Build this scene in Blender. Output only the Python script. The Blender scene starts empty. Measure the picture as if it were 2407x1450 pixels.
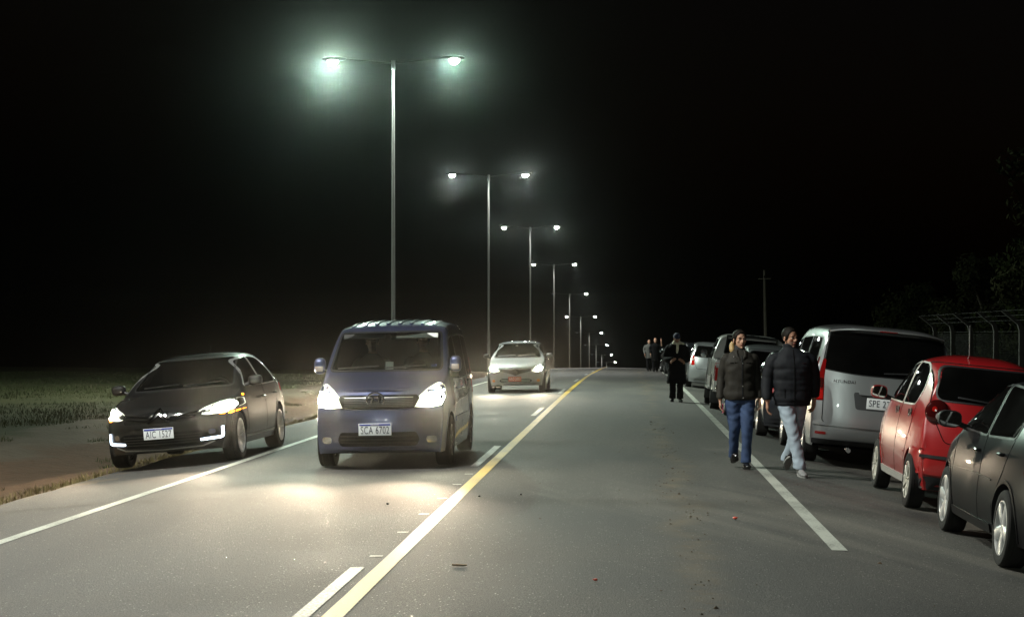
import bpy, bmesh, math, random
from mathutils import Vector, Matrix, Euler, noise as mnoise
from mathutils.bvhtree import BVHTree
from mathutils.geometry import delaunay_2d_cdt

# ---------------------------------------------------------------- scene, camera, sky, exposure
SC = bpy.context.scene
COL = SC.collection
R = math.radians

cam_data = bpy.data.cameras.new("camera")
cam_data.sensor_width = 36.0
cam_data.lens = 36.0 * 4150.0 / 2407.0
cam_data.clip_start = 0.1
cam_data.clip_end = 3000.0
cam = bpy.data.objects.new("camera", cam_data)
COL.objects.link(cam)
cam.location = (0.0, 0.0, 1.65)
CAM_YAW = math.atan((1480.0 - 1203.5) / 4150.0)
CAM_PITCH = math.atan(55.0 / 4150.0)
cam.rotation_euler = Euler((R(90) + CAM_PITCH, 0.0, CAM_YAW), 'XYZ')
SC.camera = cam

world = bpy.data.worlds.new("World")
SC.world = world
world.use_nodes = True
wn = world.node_tree
wn.nodes.clear()
w_out = wn.nodes.new("ShaderNodeOutputWorld")
w_bg = wn.nodes.new("ShaderNodeBackground")
w_sky = wn.nodes.new("ShaderNodeTexSky")
w_sky.sky_type = 'NISHITA'
w_sky.sun_disc = False
w_sky.sun_elevation = R(-3.5)
w_sky.sun_rotation = R(120)
w_bg.inputs["Strength"].default_value = 0.05
wn.links.new(w_sky.outputs[0], w_bg.inputs["Color"])
wn.links.new(w_bg.outputs[0], w_out.inputs["Surface"])

ambient_fill_data = bpy.data.lights.new("ambient_fill", 'SUN')  # faint ambient light added; no moon is known here
ambient_fill_data.energy = 0.004
ambient_fill_data.angle = R(0.5)
ambient_fill_data.color = (0.85, 0.92, 1.0)
ambient_fill = bpy.data.objects.new("ambient_fill", ambient_fill_data)
COL.objects.link(ambient_fill)
ambient_fill.rotation_euler = (R(35), 0, R(120))

SC.view_settings.view_transform = 'Standard'
SC.view_settings.look = 'None'
SC.view_settings.exposure = 0.0
SC.view_settings.gamma = 1.0
SC.view_settings.use_curve_mapping = False
SC.render.engine = 'CYCLES'
SC.cycles.use_denoising = True
SC.cycles.max_bounces = 6
SC.cycles.diffuse_bounces = 2
SC.cycles.glossy_bounces = 3
SC.cycles.transparent_max_bounces = 8
SC.cycles.volume_bounces = 0
SC.cycles.sample_clamp_indirect = 4.0
SC.cycles.caustics_reflective = False
SC.cycles.caustics_refractive = False

# ---------------------------------------------------------------- helpers
random.seed(7)
def lerp(a, b, t): return a + (b - a) * t
def clamp(x, a, b): return max(a, min(b, x))
def sstep(a, b, x):
    t = clamp((x - a) / (b - a), 0.0, 1.0)
    return t * t * (3 - 2 * t)

def interp(pts, x):
    """smooth monotone-ish interpolation through (x, y) points"""
    n = len(pts)
    if x <= pts[0][0]: return pts[0][1]
    if x >= pts[-1][0]:
        (x0, y0), (x1, y1) = pts[-2], pts[-1]
        return y1 + (y1 - y0) / (x1 - x0) * (x - x1)
    for i in range(n - 1):
        if x <= pts[i + 1][0]:
            x0, y0 = pts[i]; x1, y1 = pts[i + 1]
            h = x1 - x0
            d = (y1 - y0) / h
            m0 = d if i == 0 else ((y1 - y0) / h + (y0 - pts[i - 1][1]) / (x0 - pts[i - 1][0])) / 2
            m1 = d if i == n - 2 else ((y1 - y0) / h + (pts[i + 2][1] - y1) / (pts[i + 2][0] - x1)) / 2
            t = (x - x0) / h
            return ((2*t**3 - 3*t**2 + 1) * y0 + (t**3 - 2*t**2 + t) * h * m0
                    + (-2*t**3 + 3*t**2) * y1 + (t**3 - t**2) * h * m1)

def plin(pts, x):
    if x <= pts[0][0]: return pts[0][1]
    for i in range(len(pts) - 1):
        if x <= pts[i + 1][0]:
            t = (x - pts[i][0]) / (pts[i + 1][0] - pts[i][0])
            return lerp(pts[i][1], pts[i + 1][1], t)
    return pts[-1][1]

def empty(name, loc=(0, 0, 0), rot=(0, 0, 0)):
    o = bpy.data.objects.new(name, None)
    o.empty_display_size = 0.2
    COL.objects.link(o)
    o.location = loc
    o.rotation_euler = rot
    return o

def tag(o, label, cat, group=None):
    o["label"] = label
    o["category"] = cat
    if group: o["group"] = group
    return o

def thing(name, label, cat, loc=(0, 0, 0), rot=(0, 0, 0), group=None):
    return tag(empty(name, loc, rot), label, cat, group)

def finish(me, smooth=True, angle=38):
    if smooth:
        for p in me.polygons: p.use_smooth = True
        if angle is not None:
            me.set_sharp_from_angle(angle=R(angle))
    me.update()

def mesh_obj(name, verts, faces, mat, parent=None, smooth=True, angle=38, loc=None, mats=None, midx=None):
    me = bpy.data.meshes.new(name)
    me.from_pydata([tuple(v) for v in verts], [], faces)
    for m in (mats or [mat]):
        me.materials.append(m)
    if midx:
        me.polygons.foreach_set("material_index", midx)
    finish(me, smooth, angle)
    o = bpy.data.objects.new(name, me)
    COL.objects.link(o)
    if parent is not None: o.parent = parent
    if loc is not None: o.location = loc
    return o

def link_mesh(name, me, parent=None, loc=(0, 0, 0), rot=(0, 0, 0), scale=(1, 1, 1)):
    o = bpy.data.objects.new(name, me)
    COL.objects.link(o)
    if parent is not None: o.parent = parent
    o.location = loc; o.rotation_euler = rot; o.scale = scale
    return o

def copy_tree(o, parent=None):
    c = o.copy()
    COL.objects.link(c)
    c.parent = parent
    for ch in list(o.children):
        copy_tree(ch, c)
    return c

class MB:
    """collects vertices and faces of one mesh"""
    def __init__(self): self.v = []; self.f = []; self.mi = []; self.cur = 0
    def add(self, verts, faces):
        b = len(self.v)
        self.v += [Vector(p) for p in verts]
        for f in faces:
            self.f.append([b + i for i in f]); self.mi.append(self.cur)
        return self
    def box(self, c, s, rot=None, taper=(1, 1), bevel=0.0):
        cx, cy, cz = c; hx, hy, hz = s[0] / 2, s[1] / 2, s[2] / 2
        pts = []
        if bevel <= 0:
            for z in (-1, 1):
                tx, ty = taper if z > 0 else (1, 1)
                for (x, y) in ((-1, -1), (1, -1), (1, 1), (-1, 1)):
                    pts.append(Vector((x * hx * tx, y * hy * ty, z * hz)))
            fs = [(3, 2, 1, 0), (4, 5, 6, 7), (0, 1, 5, 4), (1, 2, 6, 5), (2, 3, 7, 6), (3, 0, 4, 7)]
        else:
            b = min(bevel, hx * .95, hy * .95, hz * .95)
            n = 3
            def ring(z, ix):
                out = []
                for qx, qy, a0 in ((1, 1, 0), (-1, 1, 90), (-1, -1, 180), (1, -1, 270)):
                    for k in range(n + 1):
                        a = R(a0 + 90 * k / n)
                        tx, ty = (lerp(1, taper[0], (z + hz) / (2 * hz)), lerp(1, taper[1], (z + hz) / (2 * hz)))
                        out.append(Vector(((qx * (hx - b) + (b - ix) * math.cos(a)) * tx, (qy * (hy - b) + (b - ix) * math.sin(a)) * ty, z)))
                return out
            rings = []
            for k in range(n + 1):
                a = R(90 * k / n)
                rings.append((-hz + b - b * math.cos(a) if False else -hz + b * (1 - math.sin(a)), b * (1 - math.cos(a))))
            rings = [(-hz + b * (1 - math.cos(R(90 * k / n))), b * (1 - math.sin(R(90 * k / n)))) for k in range(n + 1)]
            rings += [(hz - b * (1 - math.cos(R(90 * k / n))), b * (1 - math.sin(R(90 * k / n)))) for k in range(n, -1, -1)]
            m = 4 * (n + 1)
            fs = []
            for (z, ix) in rings: pts += ring(z, ix)
            for i in range(len(rings) - 1):
                for j in range(m):
                    fs.append((i * m + j, i * m + (j + 1) % m, (i + 1) * m + (j + 1) % m, (i + 1) * m + j))
            fs.append(tuple(range(m - 1, -1, -1)))
            fs.append(tuple((len(rings) - 1) * m + j for j in range(m)))
        if rot is not None:
            M = Euler(rot, 'XYZ').to_matrix()
            pts = [M @ p for p in pts]
        return self.add([p + Vector(c) for p in pts], fs)
    def loft(self, rings, closed=True, caps=True):
        m = len(rings[0]); vs = []; fs = []
        for r in rings: vs += list(r)
        for i in range(len(rings) - 1):
            for j in range(m if closed else m - 1):
                k = (j + 1) % m
                fs.append((i * m + j, i * m + k, (i + 1) * m + k, (i + 1) * m + j))
        if caps and closed:
            fs.append(tuple(range(m - 1, -1, -1)))
            fs.append(tuple((len(rings) - 1) * m + j for j in range(m)))
        return self.add(vs, fs)
    def tube(self, pts, rad, n=8, flat=1.0, caps=True):
        pts = [Vector(p) for p in pts]
        rings = []
        up = None
        for i, p in enumerate(pts):
            a = pts[max(0, i - 1)]; b = pts[min(len(pts) - 1, i + 1)]
            t = (b - a).normalized()
            if up is None:
                up = Vector((0, 0, 1)) if abs(t.z) < 0.9 else Vector((0, 1, 0))
            s = t.cross(up).normalized(); u = s.cross(t).normalized(); up = u
            r = rad[i] if isinstance(rad, (list, tuple)) else rad
            rings.append([p + s * (r * math.cos(2 * math.pi * k / n)) + u * (r * flat * math.sin(2 * math.pi * k / n)) for k in range(n)])
        return self.loft(rings, True, caps)
    def ellipsoid(self, c, r, nu=16, nv=10, rot=None):
        c = Vector(c); vs = []; fs = []
        M = Euler(rot, 'XYZ').to_matrix() if rot is not None else None
        for i in range(1, nv):
            a = math.pi * i / nv
            for j in range(nu):
                b = 2 * math.pi * j / nu
                p = Vector((r[0] * math.sin(a) * math.cos(b), r[1] * math.sin(a) * math.sin(b), r[2] * math.cos(a)))
                vs.append((M @ p if M else p) + c)
        t = Vector((0, 0, r[2])); bt = Vector((0, 0, -r[2]))
        if M: t = M @ t; bt = M @ bt
        vs += [c + t, c + bt]
        T, B = len(vs) - 2, len(vs) - 1
        for i in range(nv - 2):
            for j in range(nu):
                k = (j + 1) % nu
                fs.append((i * nu + j, (i + 1) * nu + j, (i + 1) * nu + k, i * nu + k))
        for j in range(nu):
            k = (j + 1) % nu
            fs.append((T, j, k)); fs.append((B, (nv - 2) * nu + k, (nv - 2) * nu + j))
        return self.add(vs, fs)
    def lathe(self, prof, axis='x', n=32, c=(0, 0, 0), closed=False):
        """prof: list of (axial, radius)"""
        c = Vector(c); vs = []; fs = []; m = len(prof)
        for j in range(n):
            a = 2 * math.pi * j / n
            for (h, r) in prof:
                if axis == 'x': vs.append(c + Vector((h, r * math.cos(a), r * math.sin(a))))
                elif axis == 'y': vs.append(c + Vector((r * math.cos(a), h, r * math.sin(a))))
                else: vs.append(c + Vector((r * math.cos(a), r * math.sin(a), h)))
        for j in range(n):
            k = (j + 1) % n
            for i in range(m if closed else m - 1):
                i2 = (i + 1) % m
                fs.append((j * m + i, k * m + i, k * m + i2, j * m + i2))
        return self.add(vs, fs)
    def build(self, name, mat, parent=None, smooth=True, angle=38, loc=None, mats=None):
        return mesh_obj(name, self.v, self.f, mat, parent, smooth, angle, loc, mats, self.mi if mats else None)

def fix_normals(me):
    bm = bmesh.new(); bm.from_mesh(me)
    bmesh.ops.recalc_face_normals(bm, faces=bm.faces)
    bm.to_mesh(me); bm.free(); me.update()

# ---------------------------------------------------------------- materials
def nodes_of(m):
    m.use_nodes = True
    nt = m.node_tree
    return nt, nt.nodes.get("Principled BSDF")

def setin(b, name, val):
    if name in b.inputs: b.inputs[name].default_value = val

def mat(name, color, rough=0.5, metal=0.0, coat=0.0, spec=0.5, var=0.0, vscale=8.0, bump=0.0, bscale=60.0, emit=None, estr=0.0, sheen=0.0, rvar=0.0):
    m = bpy.data.materials.new(name)
    nt, b = nodes_of(m)
    setin(b, "Base Color", (*color, 1)); setin(b, "Roughness", rough); setin(b, "Metallic", metal)
    setin(b, "Coat Weight", coat); setin(b, "Coat Roughness", 0.04); setin(b, "Specular IOR Level", spec)
    if sheen: setin(b, "Sheen Weight", sheen)
    if emit is not None:
        setin(b, "Emission Color", (*emit, 1)); setin(b, "Emission Strength", estr)
    if var or bump or rvar:
        tc = nt.nodes.new("ShaderNodeTexCoord")
        n = nt.nodes.new("ShaderNodeTexNoise")
        n.inputs["Scale"].default_value = vscale; n.inputs["Detail"].default_value = 5
        nt.links.new(tc.outputs["Object"], n.inputs["Vector"])
        if var:
            mx = nt.nodes.new("ShaderNodeMix"); mx.data_type = 'RGBA'
            mx.inputs[6].default_value = (*[c * (1 - var) for c in color], 1)
            mx.inputs[7].default_value = (*[min(1, c * (1 + var)) for c in color], 1)
            nt.links.new(n.outputs[0], mx.inputs[0]); nt.links.new(mx.outputs[2], b.inputs["Base Color"])
        if rvar:
            mr = nt.nodes.new("ShaderNodeMapRange")
            mr.inputs[1].default_value = 0.3; mr.inputs[2].default_value = 0.7
            mr.inputs[3].default_value = max(0, rough - rvar); mr.inputs[4].default_value = rough + rvar
            nt.links.new(n.outputs[0], mr.inputs[0]); nt.links.new(mr.outputs[0], b.inputs["Roughness"])
        if bump:
            n2 = nt.nodes.new("ShaderNodeTexNoise"); n2.inputs["Scale"].default_value = bscale; n2.inputs["Detail"].default_value = 3
            nt.links.new(tc.outputs["Object"], n2.inputs["Vector"])
            bp = nt.nodes.new("ShaderNodeBump"); bp.inputs["Strength"].default_value = bump; bp.inputs["Distance"].default_value = 0.02
            nt.links.new(n2.outputs[0], bp.inputs["Height"]); nt.links.new(bp.outputs[0], b.inputs["Normal"])
    return m

def paint(name, color, metal=0.0, rough=0.35, dust=0.25, flake=0.0):
    """car paint: base + clear coat, with a film of road dust that thickens low on the body"""
    m = bpy.data.materials.new(name)
    nt, b = nodes_of(m)
    setin(b, "Metallic", metal); setin(b, "Coat Weight", 1.0); setin(b, "Coat Roughness", 0.03); setin(b, "Coat IOR", 1.5 if sum(color) > 0.03 else 1.33)
    if sum(color) < 0.03: setin(b, "Specular IOR Level", 0.03); setin(b, "Coat Weight", 0.1)
    elif sum(color) < 0.1: setin(b, "Coat Weight", 0.75); setin(b, "Specular IOR Level", 0.2)
    setin(b, "Roughness", rough)
    tc = nt.nodes.new("ShaderNodeTexCoord")
    sep = nt.nodes.new("ShaderNodeSeparateXYZ")
    nt.links.new(tc.outputs["Object"], sep.inputs[0])
    n = nt.nodes.new("ShaderNodeTexNoise"); n.inputs["Scale"].default_value = 5.0; n.inputs["Detail"].default_value = 6
    nt.links.new(tc.outputs["Object"], n.inputs["Vector"])
    mr = nt.nodes.new("ShaderNodeMapRange")
    mr.inputs[1].default_value = 0.75; mr.inputs[2].default_value = 0.15; mr.inputs[3].default_value = 0.02; mr.inputs[4].default_value = 1.0
    nt.links.new(sep.outputs[2], mr.inputs[0])
    mu = nt.nodes.new("ShaderNodeMath"); mu.operation = 'MULTIPLY'
    nt.links.new(mr.outputs[0], mu.inputs[0]); nt.links.new(n.outputs[0], mu.inputs[1])
    mu2 = nt.nodes.new("ShaderNodeMath"); mu2.operation = 'MULTIPLY'; mu2.use_clamp = True
    nt.links.new(mu.outputs[0], mu2.inputs[0]); mu2.inputs[1].default_value = dust
    mx = nt.nodes.new("ShaderNodeMix"); mx.data_type = 'RGBA'
    mx.inputs[6].default_value = (*color, 1); mx.inputs[7].default_value = (0.16, 0.13, 0.10, 1)
    nt.links.new(mu2.outputs[0], mx.inputs[0]); nt.links.new(mx.outputs[2], b.inputs["Base Color"])
    ad = nt.nodes.new("ShaderNodeMath"); ad.operation = 'MULTIPLY_ADD'
    nt.links.new(mu2.outputs[0], ad.inputs[0]); ad.inputs[1].default_value = 0.35; ad.inputs[2].default_value = 0.02
    nt.links.new(ad.outputs[0], b.inputs["Coat Roughness"])
    return m

def glass(name, tint=0.3, tcol=(0.9, 1.0, 0.95)):
    m = bpy.data.materials.new(name)
    m.use_nodes = True
    nt = m.node_tree; nt.nodes.clear()
    out = nt.nodes.new("ShaderNodeOutputMaterial")
    tr = nt.nodes.new("ShaderNodeBsdfTransparent"); tr.inputs[0].default_value = (*[tint * c for c in tcol], 1)
    gl = nt.nodes.new("ShaderNodeBsdfGlossy"); gl.inputs["Roughness"].default_value = 0.02
    fr = nt.nodes.new("ShaderNodeFresnel"); fr.inputs[0].default_value = 1.5
    mx = nt.nodes.new("ShaderNodeMixShader")
    nt.links.new(fr.outputs[0], mx.inputs[0]); nt.links.new(tr.outputs[0], mx.inputs[1]); nt.links.new(gl.outputs[0], mx.inputs[2])
    # thin dust film
    df = nt.nodes.new("ShaderNodeBsdfDiffuse"); df.inputs[0].default_value = (0.3, 0.3, 0.28, 1)
    tc = nt.nodes.new("ShaderNodeTexCoord")
    n = nt.nodes.new("ShaderNodeTexNoise"); n.inputs["Scale"].default_value = 3.0; n.inputs["Detail"].default_value = 6
    nt.links.new(tc.outputs["Object"], n.inputs["Vector"])
    mm = nt.nodes.new("ShaderNodeMath"); mm.operation = 'MULTIPLY'; mm.inputs[1].default_value = 0.015
    nt.links.new(n.outputs[0], mm.inputs[0])
    mx2 = nt.nodes.new("ShaderNodeMixShader")
    nt.links.new(mm.outputs[0], mx2.inputs[0]); nt.links.new(mx.outputs[0], mx2.inputs[1]); nt.links.new(df.outputs[0], mx2.inputs[2])
    nt.links.new(mx2.outputs[0], out.inputs["Surface"])
    return m

def emitter(name, color, strength):
    m = bpy.data.materials.new(name)
    m.use_nodes = True
    nt = m.node_tree; nt.nodes.clear()
    out = nt.nodes.new("ShaderNodeOutputMaterial")
    e = nt.nodes.new("ShaderNodeEmission")
    e.inputs[0].default_value = (*color, 1); e.inputs[1].default_value = strength
    nt.links.new(e.outputs[0], out.inputs["Surface"])
    return m

M = {}
M['black_plastic'] = mat("black_plastic", (0.012, 0.012, 0.013), 0.5, spec=0.4, bump=0.05, bscale=400)
M['gap'] = mat("gap", (0.004, 0.004, 0.004), 0.9, spec=0.1)
M['interior'] = mat("interior", (0.02, 0.02, 0.021), 0.85, spec=0.2)
M['seat'] = mat("seat", (0.05, 0.05, 0.052), 0.9, spec=0.1, var=0.3, vscale=20)
M['tyre'] = mat("tyre", (0.02, 0.019, 0.018), 0.85, spec=0.25, var=0.35, vscale=12, bump=0.15, bscale=80)
M['alloy'] = mat("alloy", (0.62, 0.62, 0.61), 0.3, metal=0.55, var=0.12, vscale=15)
M['alloy_dark'] = mat("alloy_dark", (0.10, 0.10, 0.105), 0.35, metal=0.7)
M['hubcap'] = mat("hubcap", (0.42, 0.41, 0.36), 0.45, metal=0.3, var=0.3, vscale=14)
M['steel_dark'] = mat("steel_dark", (0.04, 0.04, 0.04), 0.6, metal=0.4)
M['chrome'] = mat("chrome", (0.8, 0.8, 0.8), 0.08, metal=1.0)
M['trim_grey'] = mat("trim_grey", (0.30, 0.30, 0.29), 0.35, metal=0.5)
M['glass'] = glass("glass", 0.30)
M['glass_dark'] = glass("glass_dark", 0.07)
M['glass_black'] = mat("glass_black", (0.004, 0.004, 0.005), 0.03, spec=0.5, coat=0.3)
M['lens'] = glass("lens", 0.9)
M['reflector'] = mat("reflector", (0.75, 0.75, 0.73), 0.15, metal=1.0)
M['plate_white'] = mat("plate_white", (0.74, 0.75, 0.76), 0.45, var=0.04, vscale=30)
M['plate_red'] = mat("plate_red", (0.55, 0.07, 0.04), 0.45, var=0.1)
M['plate_blue'] = mat("plate_blue", (0.03, 0.05, 0.30), 0.45)
M['ink'] = mat("ink", (0.03, 0.035, 0.06), 0.5)
M['ink_white'] = mat("ink_white", (0.78, 0.72, 0.68), 0.5)
M['tail_red'] = mat("tail_red", (0.17, 0.004, 0.004), 0.08, coat=1.0, emit=(1, 0.02, 0.01), estr=0.0)
M['tail_red_bright'] = mat("tail_red_bright", (0.38, 0.008, 0.006), 0.1, coat=1.0)
M['tail_white'] = mat("tail_white", (0.30, 0.26, 0.24), 0.15, coat=1.0)
M['tail_dark'] = mat("tail_dark", (0.045, 0.004, 0.004), 0.06, coat=1.0)
M['mirror'] = mat("mirror", (0.7, 0.7, 0.7), 0.03, metal=1.0)
M['paper'] = mat("paper", (0.7, 0.7, 0.68), 0.7)
M['amber'] = emitter("amber_indicator", (1.0, 0.28, 0.015), 9.0)
M['lamp_bowl'] = mat("lamp_bowl", (0.6, 0.58, 0.52), 0.2, metal=0.6, var=0.3, vscale=25, emit=(1.0, 0.95, 0.84), estr=1.5)
M['drl'] = emitter("daytime_strip", (0.75, 0.87, 1.0), 5.0)
M['head_hot'] = emitter("headlamp_bulb", (1.0, 0.86, 0.66), 700.0)
M['head_cool'] = emitter("headlamp_sidelight", (0.62, 0.75, 1.0), 4.0)
M['paint_citro'] = paint("graphite_paint", (0.0125, 0.012, 0.012), metal=0.3, rough=0.4, dust=0.06)
M['paint_blue'] = paint("slate_blue_paint", (0.072, 0.085, 0.165), metal=0.75, rough=0.33)
M['paint_white'] = paint("white_paint", (0.19, 0.20, 0.21), rough=0.4)
M['paint_silver'] = paint("silver_paint", (0.40, 0.41, 0.42), metal=0.8, rough=0.34)
M['paint_red'] = paint("red_paint", (0.33, 0.008, 0.010), rough=0.32, dust=0.2)
M['paint_black'] = paint("black_paint", (0.006, 0.006, 0.007), rough=0.3, dust=0.04)
M['paint_dark'] = paint("dark_blue_paint", (0.02, 0.024, 0.032), metal=0.3, rough=0.35)

# ---------------------------------------------------------------- lie of the land
ROAD_Z = [(-80, 0), (0, 0), (35, 0), (54, -0.03), (72, -0.14), (90, -0.34), (108, -0.56), (126, -0.88), (144, -1.42),
          (162, -2.15), (180, -3.05), (198, -4.08), (234, -6.3), (270, -8.45), (306, -10.6), (342, -12.7), (378, -14.8), (500, -21.5), (900, -42)]
def zr(y): return interp(ROAD_Z, y)
def shift(y): return 0.00002 * (y - 40) ** 2 if 40 < y < 420 else (0.0 if y <= 40 else 2.888 + 0.0152 * (y - 420))
def lat(x):
    z = -0.02 * abs(clamp(x, -6.9, 4.6) + 1.7)
    if x > 1.75:
        z -= 0.085 * (min(x, 4.6) - 1.75)
        z += plin([(4.6, 0), (7.0, -0.22), (8.5, -0.12), (14, 0.0), (60, 0.3)], x)
    if x < -5.15:
        z -= 0.075 * (-5.15 - max(x, -6.9))
        z += plin([(-400, 4.0), (-60, 0.35), (-16, 0.02), (-12.2, 0.0), (-10.6, -0.05), (-10.2, -0.16), (-8.6, -0.27), (-6.9, 0.0)], x)
    return z
def g(x, y):
    """height of the ground at a place"""
    return zr(y) + lat(x - shift(y))

# ---------------------------------------------------------------- ground materials
def asphalt_material():
    m = bpy.data.materials.new("asphalt")
    nt, b = nodes_of(m)
    N, L = nt.nodes.new, nt.links.new
    tc = N("ShaderNodeTexCoord"); pos = tc.outputs["Object"]
    def tex(scale, detail=4, vec=pos, rough=0.5):
        n = N("ShaderNodeTexNoise"); n.inputs["Scale"].default_value = scale; n.inputs["Detail"].default_value = detail
        n.inputs["Roughness"].default_value = rough
        L(vec, n.inputs["Vector"]); return n.outputs[0]
    def ramp(fac, stops):
        r = N("ShaderNodeValToRGB"); el = r.color_ramp.elements
        while len(el) < len(stops): el.new(0.5)
        for e, (p, c) in zip(el, stops): e.position = p; e.color = (*c, 1) if len(c) == 3 else c
        L(fac, r.inputs[0]); return r.outputs[0]
    def mixc(f, a, bb, mode='MIX'):
        x = N("ShaderNodeMix"); x.data_type = 'RGBA'; x.blend_type = mode
        for s, i in ((f, 0), (a, 6), (bb, 7)):
            if isinstance(s, (int, float)): x.inputs[i].default_value = s
            elif isinstance(s, tuple): x.inputs[i].default_value = (*s, 1)
            else: L(s, x.inputs[i])
        return x.outputs[2]
    def mth(op, a, bb=None, c=None):
        x = N("ShaderNodeMath"); x.operation = op
        for i, s in enumerate((a, bb, c)):
            if s is None: continue
            if isinstance(s, (int, float)): x.inputs[i].default_value = s
            else: L(s, x.inputs[i])
        return x.outputs[0]
    # aggregate grain, with pale stone specks that also paint in glints
    grain = ramp(tex(130, 3, rough=0.7), [(0.33, (0.014, 0.013, 0.0125)), (0.52, (0.060, 0.058, 0.054)), (0.68, (0.17, 0.163, 0.15))])
    vor = N("ShaderNodeTexVoronoi"); vor.inputs["Scale"].default_value = 55; L(pos, vor.inputs["Vector"])
    sepc = N("ShaderNodeSeparateColor"); L(vor.outputs["Color"], sepc.inputs[0])
    glint_stone = mth('MULTIPLY', mth('GREATER_THAN', sepc.outputs[0], 0.965), mth('LESS_THAN', vor.outputs["Distance"], 0.32))
    col = mixc(mth('MULTIPLY', glint_stone, 0.5), grain, (0.34, 0.32, 0.29))
    # broad patches and streaks along the road
    mp = N("ShaderNodeMapping"); mp.inputs["Scale"].default_value = (1.0, 0.10, 1.0); L(pos, mp.inputs["Vector"])
    streak = tex(0.9, 5, mp.outputs[0])
    col = mixc(1.0, col, ramp(streak, [(0.3, (0.80, 0.80, 0.80)), (0.7, (1.18, 1.17, 1.15))]), 'MULTIPLY')
    patch = tex(0.35, 4)
    col = mixc(1.0, col, ramp(patch, [(0.32, (0.74, 0.74, 0.76)), (0.68, (1.22, 1.20, 1.15))]), 'MULTIPLY')
    # polished wheel tracks and the paving joint between the lanes
    def gauss(x0, w):
        d = mth('SUBTRACT', sx0.outputs[0], x0); return mth('POWER', 2.718, mth('MULTIPLY', mth('MULTIPLY', d, d), -1.0 / (w * w)))
    sx0 = N("ShaderNodeSeparateXYZ"); L(pos, sx0.inputs[0])
    tr = mth('ADD', mth('ADD', gauss(-4.25, .28), gauss(-2.75, .28)), mth('ADD', gauss(-.85, .28), gauss(.62, .28)))
    col = mixc(mth('MULTIPLY', mth('MULTIPLY', tr, tex(0.7, 4)), 0.55), col, (0.028, 0.027, 0.026))
    # diagonal dusty tyre sweeps
    acr = mth('ADD', mth('MULTIPLY', sx0.outputs[0], 1.5), mth('MULTIPLY', sx0.outputs[1], 0.62)); alo = mth('ADD', mth('MULTIPLY', sx0.outputs[0], -0.05), mth('MULTIPLY', sx0.outputs[1], 0.12))
    mp2 = N("ShaderNodeCombineXYZ"); L(acr, mp2.inputs[0]); L(alo, mp2.inputs[1])
    sweep = ramp(tex(0.8, 4, mp2.outputs[0]), [(0.55, (0, 0, 0)), (0.72, (1, 1, 1))])
    sx = N("ShaderNodeSeparateXYZ"); L(pos, sx.inputs[0])
    near = mth('MULTIPLY', mth('LESS_THAN', sx.outputs[1], 26.0), mth('GREATER_THAN', sx.outputs[0], -1.2))
    col = mixc(mth('MULTIPLY', mth('MULTIPLY', sweep, near), 0.30), col, (0.22, 0.20, 0.165))
    # mud carried onto the right lane
    wob = mth('MULTIPLY', mth('SUBTRACT', tex(0.25, 2), 0.5), 1.1)
    dx = mth('SUBTRACT', mth('ADD', sx.outputs[0], wob), 0.52)
    band = mth('POWER', 2.718, mth('MULTIPLY', mth('MULTIPLY', dx, dx), -38.0))
    spots = ramp(tex(9, 5, rough=0.7), [(0.52, (0, 0, 0)), (0.64, (1, 1, 1))])
    film = ramp(tex(1.6, 3), [(0.35, (0, 0, 0)), (0.7, (1, 1, 1))])
    col = mixc(mth('MULTIPLY', mth('MULTIPLY', band, spots), 0.8), col, (0.075, 0.052, 0.030))
    col = mixc(mth('MULTIPLY', mth('MULTIPLY', band, film), 0.55), col, (0.14, 0.112, 0.075))
    # soil drifting over the edges
    edge = mth('ADD', mth('MULTIPLY', mth('SUBTRACT', tex(1.2, 5), 0.5), 2.0), 0)
    le = mth('GREATER_THAN', mth('SUBTRACT', edge, mth('ADD', sx.outputs[0], 6.75)), 0.0)
    col = mixc(mth('MULTIPLY', le, 0.6), col, (0.14, 0.10, 0.06))
    re = N("ShaderNodeMapRange"); re.inputs[1].default_value = 3.0; re.inputs[2].default_value = 4.1
    L(mth('ADD', sx.outputs[0], edge), re.inputs[0])
    col = mixc(mth('MULTIPLY', re.outputs[0], 0.6), col, (0.15, 0.125, 0.085))
    L(col, b.inputs["Base Color"])
    setin(b, "Specular IOR Level", 0.42)
    rr = N("ShaderNodeMapRange"); rr.inputs[3].default_value = 0.62; rr.inputs[4].default_value = 0.9; L(patch, rr.inputs[0])
    rs = mth('SUBTRACT', rr.outputs[0], mth('MULTIPLY', glint_stone, 0.45))
    L(rs, b.inputs["Roughness"])
    bp = N("ShaderNodeBump"); bp.inputs["Strength"].default_value = 0.55; bp.inputs["Distance"].default_value = 0.006
    L(mth('ADD', tex(150, 2), mth('MULTIPLY', vor.outputs["Distance"], -0.8)), bp.inputs["Height"])
    L(bp.outputs[0], b.inputs["Normal"])
    return m

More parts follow.
